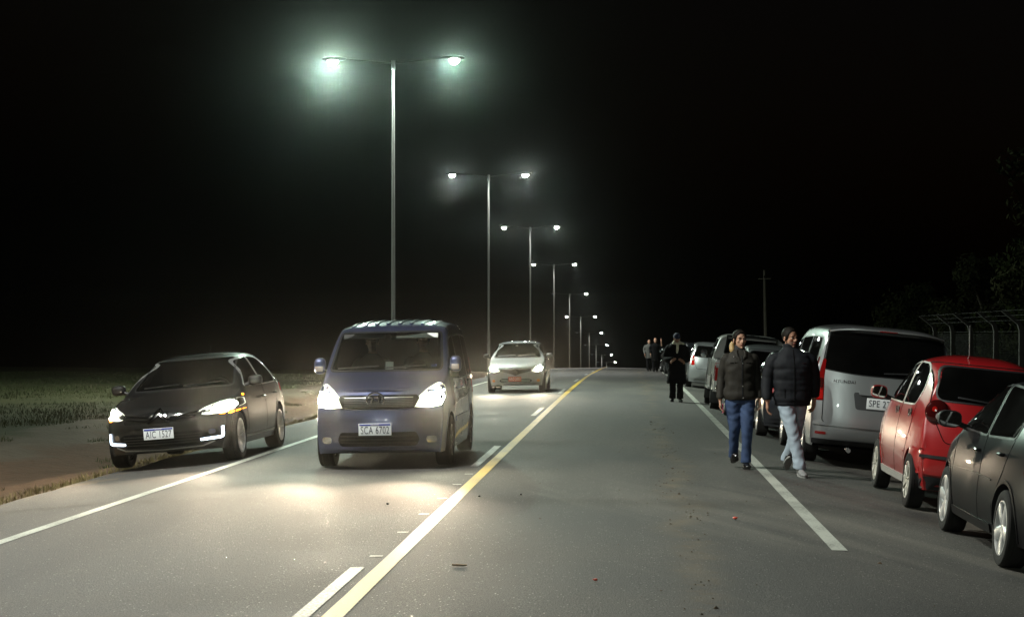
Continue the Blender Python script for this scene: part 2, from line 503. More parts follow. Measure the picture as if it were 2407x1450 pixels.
def line_material(name, color, wear, worn=0.22):
    m = bpy.data.materials.new(name)
    nt, b = nodes_of(m)
    N, L = nt.nodes.new, nt.links.new
    tc = N("ShaderNodeTexCoord")
    n = N("ShaderNodeTexNoise"); n.inputs["Scale"].default_value = 45; n.inputs["Detail"].default_value = 6; n.inputs["Roughness"].default_value = 0.7
    L(tc.outputs["Object"], n.inputs["Vector"])
    n2 = N("ShaderNodeTexNoise"); n2.inputs["Scale"].default_value = 1.3; n2.inputs["Detail"].default_value = 4
    L(tc.outputs["Object"], n2.inputs["Vector"])
    ad = N("ShaderNodeMath"); ad.operation = 'MULTIPLY_ADD'; ad.inputs[1].default_value = 0.5
    L(n2.outputs[0], ad.inputs[0]); L(n.outputs[0], ad.inputs[2])
    r = N("ShaderNodeValToRGB")
    r.color_ramp.elements[0].position = 0.50 + wear; r.color_ramp.elements[0].color = (*[c * worn + 0.01 for c in color], 1)
    r.color_ramp.elements[1].position = 0.72 + wear; r.color_ramp.elements[1].color = (*color, 1)
    L(ad.outputs[0], r.inputs[0]); L(r.outputs[0], b.inputs["Base Color"])
    setin(b, "Roughness", 0.55)
    bp = N("ShaderNodeBump"); bp.inputs["Strength"].default_value = 0.35; bp.inputs["Distance"].default_value = 0.004
    L(n.outputs[0], bp.inputs["Height"]); L(bp.outputs[0], b.inputs["Normal"])
    return m

def soil_material():
    m = bpy.data.materials.new("verge_soil_and_turf")
    nt, b = nodes_of(m)
    N, L = nt.nodes.new, nt.links.new
    tc = N("ShaderNodeTexCoord"); pos = tc.outputs["Object"]
    sx = N("ShaderNodeSeparateXYZ"); L(pos, sx.inputs[0])
    def tex(scale, detail=5):
        n = N("ShaderNodeTexNoise"); n.inputs["Scale"].default_value = scale; n.inputs["Detail"].default_value = detail
        L(pos, n.inputs["Vector"]); return n.outputs[0]
    def mth(op, a, bb):
        x = N("ShaderNodeMath"); x.operation = op
        for i, s in enumerate((a, bb)):
            if isinstance(s, (int, float)): x.inputs[i].default_value = s
            else: L(s, x.inputs[i])
        return x.outputs[0]
    def mixc(f, a, bb):
        x = N("ShaderNodeMix"); x.data_type = 'RGBA'
        for s, i in ((f, 0), (a, 6), (bb, 7)):
            if isinstance(s, tuple): x.inputs[i].default_value = (*s, 1)
            else: L(s, x.inputs[i])
        return x.outputs[2]
    def ramp01(v, a, c):
        x = N("ShaderNodeMapRange"); x.interpolation_type = 'SMOOTHSTEP'
        x.inputs[1].default_value = a; x.inputs[2].default_value = c; L(v, x.inputs[0]); return x.outputs[0]
    soil = mixc(tex(3.0), (0.046, 0.026, 0.015), (0.115, 0.070, 0.042))
    soil = mixc(ramp01(tex(26.0, 6), 0.45, 0.75), soil, (0.10, 0.060, 0.040))
    path = mixc(tex(2.0), (0.070, 0.054, 0.038), (0.12, 0.094, 0.068))
    turf = mixc(tex(0.6), (0.022, 0.026, 0.010), (0.062, 0.056, 0.025))
    xw = mth('ADD', sx.outputs[0], mth('MULTIPLY', mth('SUBTRACT', tex(0.5), 0.5), 2.4))
    c = mixc(ramp01(xw, -9.9, -10.4), soil, path)
    c = mixc(ramp01(xw, -11.6, -12.4), c, turf)
    c = mixc(ramp01(xw, 4.4, 5.2), c, turf)
    L(c, b.inputs["Base Color"]); setin(b, "Roughness", 0.95); setin(b, "Specular IOR Level", 0.15)
    bp = N("ShaderNodeBump"); bp.inputs["Strength"].default_value = 0.9; bp.inputs["Distance"].default_value = 0.06
    L(mth('ADD', tex(7, 8), mth('MULTIPLY', tex(30, 4), 0.3)), bp.inputs["Height"]); L(bp.outputs[0], b.inputs["Normal"])
    return m

M['asphalt'] = asphalt_material()
M['line_white'] = line_material("white_road_paint", (0.44, 0.455, 0.40), 0.06)
M['line_white_worn'] = line_material("worn_white_road_paint", (0.36, 0.36, 0.335), 0.13)
M['line_yellow'] = line_material("yellow_road_paint", (0.42, 0.265, 0.008), 0.06, 0.5)
M['soil'] = soil_material()

def structure(o):
    o["kind"] = "structure"; return o

# ---------------------------------------------------------------- terrain and road
YS = [-70, -50, -35, -20, -10, -4] + [i * 2.0 for i in range(0, 50)] + [100 + i * 5.0 for i in range(0, 24)] + [220 + i * 20 for i in range(0, 10)] + [430, 480, 550, 650, 800]
def sheet(name, xs, ys, mt, dz, follow=True, jit=0.0, edge_jit=0.0):
    vs = []; fs = []
    n = len(xs)
    for y in ys:
        for k, x in enumerate(xs):
            xx = x
            if edge_jit and k in (0, n - 1):
                xx += edge_jit * mnoise.noise(Vector((x, y * 0.55, 0.3))) + 0.5 * edge_jit * mnoise.noise(Vector((x, y * 1.9, 7.3)))
            wx = xx + shift(y)
            z = g(wx, y) + dz
            if jit and (xx < -7.1 or xx > 4.7):
                z += jit * mnoise.noise(Vector((wx * 0.5, y * 0.35, 1.0))) + 0.35 * jit * mnoise.noise(Vector((wx * 1.9, y * 1.4, 4.0)))
            vs.append((wx, y, z))
    for i in range(len(ys) - 1):
        for j in range(n - 1):
            fs.append((i * n + j, i * n + j + 1, (i + 1) * n + j + 1, (i + 1) * n + j))
    return mesh_obj(name, vs, fs, mt, smooth=True, angle=None)

TX = [-400, -250, -150, -90, -60, -42, -32, -26, -22, -19, -16.5] + [-15 + 0.4 * i for i in range(20)] + [-6.85, -5.1, -1.7, 1.7, 3.8, 4.4, 5, 5.6, 6.2, 7, 8, 9, 10.5, 12, 14, 17, 21, 27, 36, 50, 80, 140, 240, 400]
TYS = sorted(set(YS + [i * 1.0 for i in range(8, 50)]))
terrain = structure(sheet("ground", TX, TYS, M['soil'], -0.035, jit=0.11))
RY = sorted(set([y for y in YS if y >= -50] + [4 + i * 0.5 for i in range(0, 100)]))
road = structure(sheet("road", [-6.85, -6.4, -5.9, -5.15, -4.3, -3.4, -2.5, -1.7, -0.8, 0.1, 1.0, 1.75, 2.4, 3.1, 3.6, 3.95], RY, M['asphalt'], 0.0, edge_jit=0.16))

def stripe(name, x0, x1, y0, y1, mt, dz=0.005, step=2.0):
    n = max(1, int(math.ceil((y1 - y0) / step)))
    vs = []; fs = []
    for i in range(n + 1):
        y = lerp(y0, y1, i / n)
        for x in (x0, x1):
            j = 0.006 * mnoise.noise(Vector((x * 3, y * 4, 2)))
            wx = x + j + shift(y)
            vs.append((wx, y, g(wx, y) + dz))
    for i in range(n):
        fs.append((2 * i, 2 * i + 1, 2 * i + 3, 2 * i + 2))
    return mesh_obj(name, vs, fs, mt, road, smooth=False)

stripe("edge_line", -5.19, -5.07, 4, 220, M['line_white'], step=1.0)
stripe("edge_line", 1.58, 1.705, 14.0, 220, M['line_white'], step=1.0)
stripe("centre_line", -1.78, -1.655, 4, 220, M['line_yellow'], step=0.5)
for k in range(0, 14):
    y0 = 8.4 + 13.2 * k
    stripe("lane_dash", -1.955, -1.855, y0, y0 + 3.9, M['line_white_worn'])
for (x, y) in ((-1.86, 12.9), (-1.86, 14.45), (-1.86, 15.9), (-1.85, 17.4), (-1.86, 19.0), (-1.86, 20.4)):
    stripe("setting_out_mark", x - 0.05, x + 0.045, y, y + 0.05, M['line_white'])

# ---------------------------------------------------------------- verge grass
def blades(name, n, pick, h0, h1, w, mt, label_kind="stuff"):
    vs = []; fs = []
    for _ in range(n):
        x, y = pick()
        z = g(x, y) - 0.05
        h = random.uniform(h0, h1); a = random.uniform(0, math.pi); ww = w * random.uniform(0.6, 1.4)
        lx, ly = random.gauss(0, 0.4) * h, random.gauss(0, 0.4) * h
        dx, dy = math.cos(a) * ww, math.sin(a) * ww
        b = len(vs)
        vs += [(x - dx, y - dy, z), (x + dx, y + dy, z), (x + lx * 0.5 + dx * 0.6, y + ly * 0.5 + dy * 0.6, z + h * 0.62), (x + lx * 0.5 - dx * 0.6, y + ly * 0.5 - dy * 0.6, z + h * 0.62), (x + lx, y + ly, z + h)]
        fs += [(b, b + 1, b + 2, b + 3), (b + 3, b + 2, b + 4)]
    o = mesh_obj(name, vs, fs, mt, smooth=False)
    o["kind"] = label_kind
    return o
M['grass_green'] = mat("grass_green", (0.042, 0.046, 0.018), 0.8, var=0.55, vscale=0.7, spec=0.2)
M['grass_dry'] = mat("grass_dry", (0.16, 0.13, 0.055), 0.85, var=0.5, vscale=1.6, spec=0.2)
def pick_field():
    while True:
        y = 14 + (random.random() ** 1.5) * 80
        x = -11.8 - (random.random() ** 1.3) * 34
        if x > -10 - y * 0.48 and mnoise.noise(Vector((x * 0.25, y * 0.16, 0))) > -0.35 + 0.25 * random.random(): return x, y
def pick_fringe():
    y = random.uniform(12, 70); x = -6.95 - abs(random.gauss(0, 0.22)) + 0.1 * mnoise.noise(Vector((0, y, 0)))
    return x, y
def pick_tuft():
    while True:
        y = random.uniform(14, 60); x = random.uniform(-11.9, -7.3)
        if mnoise.noise(Vector((x * 0.9, y * 0.5, 5))) > 0.33: return x, y
def pick_right():
    y = random.uniform(10, 80); x = 4.3 + abs(random.gauss(0, 2.2))
    return x, y
tag_kind = blades("field_grass", 80000, pick_field, 0.03, 0.11, 0.010, M['grass_green'])
blades("verge_grass", 9000, pick_fringe, 0.04, 0.13, 0.006, M['grass_dry'])
blades("ditch_tufts", 5000, pick_tuft, 0.03, 0.11, 0.008, M['grass_green'])
blades("shoulder_grass", 16000, pick_right, 0.05, 0.2, 0.008, M['grass_green'])

# ---------------------------------------------------------------- street lamps
M['galv'] = mat("galvanised_steel", (0.085, 0.083, 0.078), 0.4, metal=0.4, var=0.2, vscale=3)
M['arm'] = mat("arm_steel", (0.035, 0.033, 0.03), 0.6, metal=0.2, var=0.2, vscale=3)
M['lamp_shell'] = mat("lamp_shell", (0.03, 0.03, 0.03), 0.6)
M['led'] = emitter("led_lens", (0.90, 1.0, 0.90), 120.0)
M['led_dim'] = emitter("dim_led_lens", (0.75, 0.9, 1.0), 0.12)
POST_X = -7.2
LAMP_W = 4100.0
GLOW_W = 300.0
def lamp_light():
    d = bpy.data.lights.new("led_light", 'SPOT')
    d.energy = LAMP_W; d.spot_size = R(154); d.spot_blend = 0.55; d.shadow_soft_size = 0.12
    d.color = (0.97, 1.0, 0.92)
    return d
LIGHT_DATA = lamp_light()
GLOW_DATA = bpy.data.lights.new("halo_light", 'SPOT')
GLOW_DATA.spot_size = R(178); GLOW_DATA.spot_blend = 0.03
GLOW_DATA.energy = GLOW_W; GLOW_DATA.shadow_soft_size = 0.1; GLOW_DATA.color = (0.86, 1.0, 0.89)
def make_lamp():
    t = empty("street_lamp")
    p = MB()
    p.lathe([(0.0, 0.0), (0.0, 0.085), (2.2, 0.078), (2.25, 0.064), (6.0, 0.051), (9.72, 0.038), (9.72, 0.0)], 'z', 16)
    post = p.build("post", M['galv'], t)
    q = MB(); q.box((0, 0, 0.012), (0.36, 0.36, 0.024), bevel=0.01)
    for sx in (-1, 1):
        for sy in (-1, 1): q.lathe([(0.02, 0), (0.02, 0.018), (0.06, 0.018), (0.06, 0)], 'z', 6, (sx * 0.13, sy * 0.13, 0))
    q.build("base_plate", M['galv'], t)
    a = MB(); a.box((0, -0.098, 1.0), (0.11, 0.02, 0.42), bevel=0.008); a.build("access_door", M['galv'], post)
    c = MB(); c.lathe([(9.66, 0.0), (9.66, 0.062), (9.94, 0.062), (9.94, 0.0)], 'z', 14); c.build("collar", M['galv'], t)
    for s in (-1, 1):
        a = MB(); a.tube([(s * 0.05, 0, 9.85), (s * 0.8, 0, 9.93), (s * 1.55, 0, 10.0)], 0.026, 10); a.build("arm", M['arm'], t)
        h = MB()
        rings = []
        for (u, w, zt, zb) in ((1.45, .05, 10.03, 9.97), (1.55, .10, 10.045, 9.96), (1.66, .165, 10.05, 9.955), (1.95, .18, 10.05, 9.955), (2.12, .15, 10.04, 9.955), (2.19, .08, 10.02, 9.965)):
            rings.append([Vector((s * u, w * math.cos(b) , lerp(zb, zt, 0.5) + (zt - zb) * 0.5 * clamp(1.6 * math.sin(b), -1, 1))) for b in [2 * math.pi * k / 16 for k in range(16)]])
        h.loft(rings); head = h.build("lamp_head", M['lamp_shell'], t)
        fix_normals(head.data)
        lo = MB()
        # lower half only: a drop-glass bowl
        vs = []; fs = []
        nu = 20; nv = 6
        for i in range(nv + 1):
            aa = math.pi / 2 * i / nv
            for j in range(nu):
                bb = 2 * math.pi * j / nu
                vs.append((s * 1.87 + 0.15 * math.cos(aa) * math.cos(bb), 0.12 * math.cos(aa) * math.sin(bb), 9.96 - 0.15 * math.sin(aa)))
        for i in range(nv):
            for j in range(nu):
                k = (j + 1) % nu
                fs.append((i * nu + j, (i + 1) * nu + j, (i + 1) * nu + k, i * nu + k))
        lo.add(vs, fs)
        lo.build("lens", M['led'], head)
        L = bpy.data.objects.new("led_light", LIGHT_DATA); COL.objects.link(L); L.parent = head
        L.location = (s * 1.87, 0, 9.68)
        L.rotation_euler = (0, R(11 if s < 0 else 0) * s, 0)
        L2 = bpy.data.objects.new("halo_light", GLOW_DATA); COL.objects.link(L2); L2.parent = head
        L2.location = (s * 1.87, -0.02, 9.70)
    return t
ORD = ["nearest", "second nearest", "third nearest", "fourth nearest", "fifth nearest", "sixth nearest", "seventh nearest", "eighth nearest", "ninth nearest", "tenth nearest"]
proto = make_lamp()
for n in range(-2, 10):
    y = 53.5 + 36.0 * n
    x = POST_X + shift(y)
    o = proto if n == -2 else copy_tree(proto)
    o.location = (x, y, g(x, y) - 0.02); o.scale = (1, 1, 1.033)
    if n == -2: lb = "tall double-armed street lamp behind the viewer, left of the road"
    elif n == -1: lb = "tall double-armed street lamp just beyond the left edge of the picture"
    elif n == 0: lb = "tall double-armed street lamp rising behind the blue van, the largest in view"
    else: lb = ORD[n] + " of the double-armed street lamps in the row left of the road"
    # an added light per head makes its halo; strength set head by head
    heads = [c for c in o.children if c.name.startswith("lamp_head")]
    heads.sort(key=lambda c: sum(v.co.x for v in c.data.vertices))
    for k, hd in enumerate(heads):
        w_ = {0: (6200.0, 2000.0), 1: (600.0, 750.0), 2: (240.0, 260.0)}.get(n, (60.0, 80.0))[k] if n != -2 else (1500.0, 3200.0)[k]  # lamp behind the viewer raised to brighten the parked cars' rears
        for c in hd.children:
            if c.name.startswith("halo_light"):
                c.data = c.data.copy(); c.data.energy = w_
                if n == 0: c.data.color = (0.72, 1.0, 0.80)
            elif c.name.startswith("lens") and k == 0 and n in (4, 6, 7, 8, 9):
                c.data = c.data.copy(); c.data.materials[0] = M['led_dim']   # left-hand lenses set dimmer
    tag(o, lb, "street lamp", "street lamps in a row along the left verge")

# ---------------------------------------------------------------- fence on the right
M['concrete'] = mat("fence_concrete", (0.042, 0.039, 0.034), 0.9, var=0.3, vscale=6, bump=0.3, bscale=40)
M['wire'] = mat("fence_wire", (0.08, 0.08, 0.078), 0.5, metal=0.5)
fence = thing("fence", "chain-link fence on concrete posts with bent tops, behind the parked cars on the right", "fence", (9.1, 40, g(9.1, 40)))
FX = 9.1
fy = [33.2 + 2.9 * i for i in range(8)]
for i, y in enumerate(fy):
    p = MB()
    z0 = g(FX, y) - fence.location.z
    lean = random.gauss(0, 0.012)
    prof = [(0, -0.3), (0, 2.15), (-0.04, 2.3), (-0.42, 2.62)]
    rings = []
    for (dx, dz) in prof:
        s = 0.055
        rings.append([Vector((dx + lean * dz - s * 0.9, y - 40 - s, z0 + dz)), Vector((dx + lean * dz + s * 0.9, y - 40 - s, z0 + dz + (0.03 if dx < -0.02 else 0))), Vector((dx + lean * dz + s * 0.9, y - 40 + s, z0 + dz + (0.03 if dx < -0.02 else 0))), Vector((dx + lean * dz - s * 0.9, y - 40 + s, z0 + dz))])
    p.loft(rings)
    o = p.build("post", M['concrete'], fence, smooth=False); fix_normals(o.data)
# chain-link mesh: crossing wires as thin three-sided rods
w = MB()
def rod(mb, a, b, r):
    a = Vector(a); b = Vector(b); t = (b - a).normalized()
    s = t.cross(Vector((1, 0, 0))).normalized() * r; u = Vector((r, 0, 0))
    mb.add([a + s, a - s * .5 + u * .87, a - s * .5 - u * .87, b + s, b - s * .5 + u * .87, b - s * .5 - u * .87], [(0, 1, 4, 3), (1, 2, 5, 4), (2, 0, 3, 5)])
zf = lambda y: g(FX, y) - fence.location.z
y0, y1 = fy[0], fy[-1]
st = 0.11; H = 2.1
k = 0
y = y0 - H
while y < y1:
    ya, yb = y, y + H
    za, zb = 0.03, H
    a0 = max(ya, y0); b0 = min(yb, y1)
    if b0 > a0:
        rod(w, (0.07, a0 - 40, zf(a0) + (a0 - ya) + 0.03), (0.07, b0 - 40, zf(b0) + (b0 - ya)), 0.0022)
        rod(w, (0.073, a0 - 40, zf(a0) + H - (a0 - ya)), (0.073, b0 - 40, zf(b0) + H - (b0 - ya)), 0.0022)
    y += st
mo = w.build("chain_link", M['wire'], fence, smooth=False)
mo["kind"] = "stuff"
for (dx, dz) in ((-0.14, 2.38), (-0.26, 2.49), (-0.39, 2.60), (0.06, 0.1), (0.06, 1.1), (0.06, 2.12)):
    q = MB(); q.tube([(dx, yy - 40, zf(yy) + dz + 0.02) for yy in fy], 0.004, 4); q.build("strand_wire", M['wire'], fence)

# ---------------------------------------------------------------- wooden utility pole far right
M['pole_wood'] = mat("pole_wood", (0.10, 0.085, 0.065), 0.85, var=0.35, vscale=4, bump=0.2, bscale=30)
ux, uy = 8.6, 112.0
up = thing("utility_pole", "slim wooden utility pole standing beyond the parked pickup", "utility pole", (ux, uy, g(ux, uy) - 0.1), (0, R(-1.2), 0))
q = MB(); q.lathe([(0, 0), (0, 0.11), (3, 0.10), (6.75, 0.065), (6.75, 0)], 'z', 12); q.build("shaft", M['pole_wood'], up)
q = MB(); q.box((0, -0.1, 6.2), (0.8, 0.04, 0.05), bevel=0.01); ca = q.build("crossarm", M['pole_wood'], up)
for xx in (-0.36, 0, 0.36):
    q = MB(); q.lathe([(6.25, 0), (6.25, 0.03), (6.30, 0.045), (6.34, 0.03), (6.38, 0.04), (6.42, 0.0)], 'z', 10, (xx, -0.1, 0)); q.build("insulator", M['glass_black'], ca)

# ---------------------------------------------------------------- trees on the right
M['bark'] = mat("bark", (0.07, 0.055, 0.04), 0.95, var=0.4, vscale=5, bump=0.6, bscale=14)
M['leaf'] = mat("leaf", (0.012, 0.014, 0.005), 0.9, var=0.5, vscale=0.8, spec=0.05)
M['leaf2'] = mat("leaf_olive", (0.016, 0.016, 0.007), 0.9, var=0.5, vscale=0.8, spec=0.05)
def tree(loc, h, rx, seed, leafmat, label):
    rnd = random.Random(seed)
    t = thing("tree", label, "tree", (loc[0], loc[1], g(*loc) - 0.1), group="trees behind the fence")
    q = MB()
    pts = [(0, 0, 0)]; x = y = 0
    for i in range(1, 7):
        x += rnd.gauss(0, 0.12); y += rnd.gauss(0, 0.12); pts.append((x, y, h * 0.6 * i / 6))
    q.tube(pts, [0.24, 0.20, 0.17, 0.14, 0.11, 0.08, 0.05], 9)
    tips = []
    for i in range(14):
        k = rnd.randint(2, 6); b = Vector(pts[k])
        a = rnd.uniform(0, 2 * math.pi); ln = rnd.uniform(0.5, 1.0) * rx
        e = b + Vector((math.cos(a) * ln, math.sin(a) * ln, rnd.uniform(0.2, 0.42) * h * 0.8))
        mid = b.lerp(e, 0.5) + Vector((0, 0, 0.12 * ln))
        q.tube([b, mid, e], [0.07, 0.045, 0.015], 6); tips += [e, mid]
    q.build("trunk", M['bark'], t)
    tips += [Vector((x + rnd.gauss(0, 0.3), y + rnd.gauss(0, .3), h * 0.9)) for _ in range(3)]
    vs = []; fs = []
    clumps = []
    for tp in tips:
        for _ in range(4):
            clumps.append((tp + Vector((rnd.gauss(0, .45), rnd.gauss(0, .45), rnd.gauss(0, .38))), rnd.uniform(0.28, 0.75)))
    for (c, r) in clumps:
        for _ in range(120):
            d = Vector((rnd.gauss(0, 1), rnd.gauss(0, 1), rnd.gauss(0, 0.8))); d = d.normalized() * (r * rnd.random() ** 0.4)
            p = c + d; s = rnd.uniform(0.05, 0.10)
            n = (d.normalized() + Vector((rnd.gauss(0, .6), rnd.gauss(0, .6), rnd.gauss(0, .6)))).normalized()
            u = n.orthogonal().normalized(); u.rotate(Matrix.Rotation(rnd.uniform(0, 6.28), 3, n)); v = n.cross(u)
            b = len(vs)
            vs += [p - u * s * 1.5, p + v * s * 0.55, p + u * s * 1.5, p - v * s * 0.55]; fs.append((b, b + 1, b + 2, b + 3))
    cr = mesh_obj("crown", vs, fs, leafmat, t, smooth=False)
    return t
tree((13.2, 45), 8.2, 2.4, 3, M['leaf'], "tall leafy tree behind the fence at the right edge of the picture")
tree((13.6, 54), 7.0, 2.2, 5, M['leaf2'], "olive-leaved tree behind the fence, next to the tallest one at the right edge")
tree((14.6, 64), 5.6, 2.0, 8, M['leaf'], "dark leafy tree showing above the right side of the silver van's roof")
tree((15.2, 76), 5.0, 2.0, 11, M['leaf2'], "small dark tree showing above the middle of the silver van's roof")
tree((15.0, 92), 4.6, 1.9, 14, M['leaf'], "farthest small dark tree, right of the utility pole")

# ================================================================ vehicles
def catmull(P, n):
    out = []
    for i in range(len(P) - 1):
        p0 = P[max(0, i - 1)]; p1 = P[i]; p2 = P[i + 1]; p3 = P[min(len(P) - 1, i + 2)]
        for k in range(n):
            t = k / n
            out.append(tuple(0.5 * ((2 * b) + (-a + c) * t + (2 * a - 5 * b + 4 * c - d) * t * t + (-a + 3 * b - 3 * c + d) * t ** 3) for a, b, c, d in zip(p0, p1, p2, p3)))
    out.append(tuple(P[-1]))
    return out

def rpoly(pts, r=0.03, n=4):
    """polygon with rounded corners; r may be a list"""
    out = []
    N = len(pts)
    for i in range(N):
        p = Vector(pts[i]); a = Vector(pts[i - 1]); b = Vector(pts[(i + 1) % N])
        rr = r[i] if isinstance(r, (list, tuple)) else r
        da = a - p; db = b - p
        rr = min(rr, da.length * 0.48, db.length * 0.48)
        if rr < 1e-4: out.append(tuple(p)); continue
        s = p + da.normalized() * rr; e = p + db.normalized() * rr
        for k in range(n + 1):
            t = k / n
            q = s.lerp(p, t).lerp(p.lerp(e, t), t)
            out.append(tuple(q))
    return out

def mirror_x(pts): return [(-x, z) for (x, z) in reversed(pts)]

def densify(pts, step, closed=True):
    out = []
    n = len(pts)
    for i in range(n if closed else n - 1):
        a = Vector(pts[i]); b = Vector(pts[(i + 1) % n])
        k = max(1, int(math.ceil((b - a).length / step)))
        for j in range(k): out.append(a.lerp(b, j / k))
    if not closed: out.append(Vector(pts[-1]))
    return out

def pip(p, poly):
    c = False; n = len(poly); j = n - 1
    for i in range(n):
        xi, yi = poly[i]; xj, yj = poly[j]
        if ((yi > p[1]) != (yj > p[1])) and (p[0] < (xj - xi) * (p[1] - yi) / (yj - yi + 1e-12) + xi): c = not c
        j = i
    return c

def inset(poly, w):
    n = len(poly); out = []
    area = sum(poly[i][0] * poly[(i + 1) % n][1] - poly[(i + 1) % n][0] * poly[i][1] for i in range(n))
    sg = 1 if area > 0 else -1
    for i in range(n):
        a = Vector(poly[i - 1]); p = Vector(poly[i]); b = Vector(poly[(i + 1) % n])
        t = (b - a)
        if t.length < 1e-9: out.append(p); continue
        t.normalize()
        out.append(p + Vector((-t.y, t.x)) * (w * sg))
    return out

TEXT_CACHE = {}
def text_mesh(s):
    if s in TEXT_CACHE: return TEXT_CACHE[s]
    cu = bpy.data.curves.new("lettering", 'FONT'); cu.body = s; cu.size = 1.0; cu.align_x = 'CENTER'; cu.align_y = 'CENTER'; cu.extrude = 0.01
    cu.space_character = 1.1
    ob = bpy.data.objects.new("lettering_tmp", cu); COL.objects.link(ob)
    dg = bpy.context.evaluated_depsgraph_get()
    me = bpy.data.meshes.new_from_object(ob.evaluated_get(dg))
    bpy.data.objects.remove(ob)
    TEXT_CACHE[s] = me
    return me

def boolean_cut(obj, cutters):
    for c in cutters:
        md = obj.modifiers.new("cut", 'BOOLEAN'); md.operation = 'DIFFERENCE'; md.object = c; md.solver = 'EXACT'
        try: md.material_mode = 'INDEX'
        except Exception: pass
    dg = bpy.context.evaluated_depsgraph_get()
    me = bpy.data.meshes.new_from_object(obj.evaluated_get(dg))
    obj.modifiers.clear()
    old = obj.data; obj.data = me
    bpy.data.meshes.remove(old)
    for c in cutters:
        m = c.data; bpy.data.objects.remove(c); bpy.data.meshes.remove(m)
    finish(me, True, 32)

WHEELS = {}
def wheel_meshes(style, r, w, rimmat):
    key = (style, r, w, rimmat.name)
    if key in WHEELS: return WHEELS[key]
    rr = r * {'low': 0.72, 'mid': 0.68, 'high': 0.63}[style[1]]
    h = w / 2
    t = MB()
    t.lathe([(-h * .86, rr * .96), (-h * .98, rr * 1.03), (-h * 1.04, (rr + r) * .5), (-h * .98, r * .955), (-h * .84, r * .99), (-h * .5, r), (-h * .48, r * .985), (-h * .42, r * .985), (-h * .4, r), (0, r * 1.001), (h * .4, r), (h * .42, r * .985), (h * .48, r * .985), (h * .5, r), (h * .84, r * .99), (h * .98, r * .955), (h * 1.04, (rr + r) * .5), (h * .98, rr * 1.03), (h * .86, rr * .96)], 'x', 40)
    ty = t.build("tmp", M['tyre']); fix_normals(ty.data); finish(ty.data, True, 30)
    # rim: +x is the outside
    m = MB()
    m.lathe([(h * .90, rr * 1.0), (h * .98, rr * .995), (h * .99, rr * .95), (h * .80, rr * .90), (h * .1, rr * .86), (-h * .8, rr * .9)], 'x', 40)
    kind, ns = style[0], style[2]
    def spoke(a, w0, w1, x0, x1, r0, r1, th, skew=0):
        ca, sa = math.cos(a), math.sin(a)
        def P(x, rad, s):
            return Vector((x, rad * ca - s * sa, rad * sa + s * ca))
        V = []
        for (rad, ww, x, sk) in ((r0, w0, x0, 0), ((r0 + r1) / 2, (w0 + w1) / 2 * 0.92, (x0 + x1) / 2 + 0.006, skew * .5), (r1, w1, x1, skew)):
            V.append([P(x, rad, sk - ww), P(x + th * .35, rad, sk - ww * .6), P(x + th * .35, rad, sk + ww * .6), P(x, rad, sk + ww), P(x - th, rad, sk + ww), P(x - th, rad, sk - ww)])
        m.loft(V)
    if kind == 'spoke':
        for i in range(ns):
            a = 2 * math.pi * i / ns + 0.3
            spoke(a, rr * .075, rr * .10, h * .72, h * .86, rr * .14, rr * .93, 0.03)
    elif kind == 'twin':
        for i in range(ns):
            a = 2 * math.pi * i / ns + 0.2
            for s in (-1, 1): spoke(a + s * 0.10, rr * .05, rr * .055, h * .70, h * .86, rr * .16, rr * .94, 0.028, s * rr * .07)
    elif kind == 'wide':
        for i in range(ns):
            a = 2 * math.pi * i / ns + math.pi / 2
            spoke(a, rr * .17, rr * .25, h * .72, h * .90, rr * .12, rr * .95, 0.03)
    elif kind == 'cover':
        m.lathe([(h * .74, 0), (h * .80, rr * .25), (h * .86, rr * .6), (h * .9, rr * .93)], 'x', 40)
        for i in range(ns):
            a = 2 * math.pi * i / ns
            spoke(a, rr * .05, rr * .07, h * .83, h * .95, rr * .25, rr * .92, 0.02)
    m.lathe([(h * .6, rr * .2), (h * .78, rr * .185), (h * .84, rr * .13), (h * .85, 0)], 'x', 20)
    rim = m.build("tmp", rimmat); finish(rim.data, True, 30)
    b = MB(); b.lathe([(-h * .7, 0), (-h * .7, rr * .88), (-h * .1, rr * .88), (-h * .05, rr * .6), (h * .1, rr * .58), (h * .1, rr * .2), (h * .5, rr * .18), (h * .5, 0)], 'x', 28)
    hub = b.build("tmp", M['steel_dark']); finish(hub.data, True, 30)
    res = (hub.data, ty.data, rim.data)
    for o in (ty, rim, hub): bpy.data.objects.remove(o)
    WHEELS[key] = res
    return res

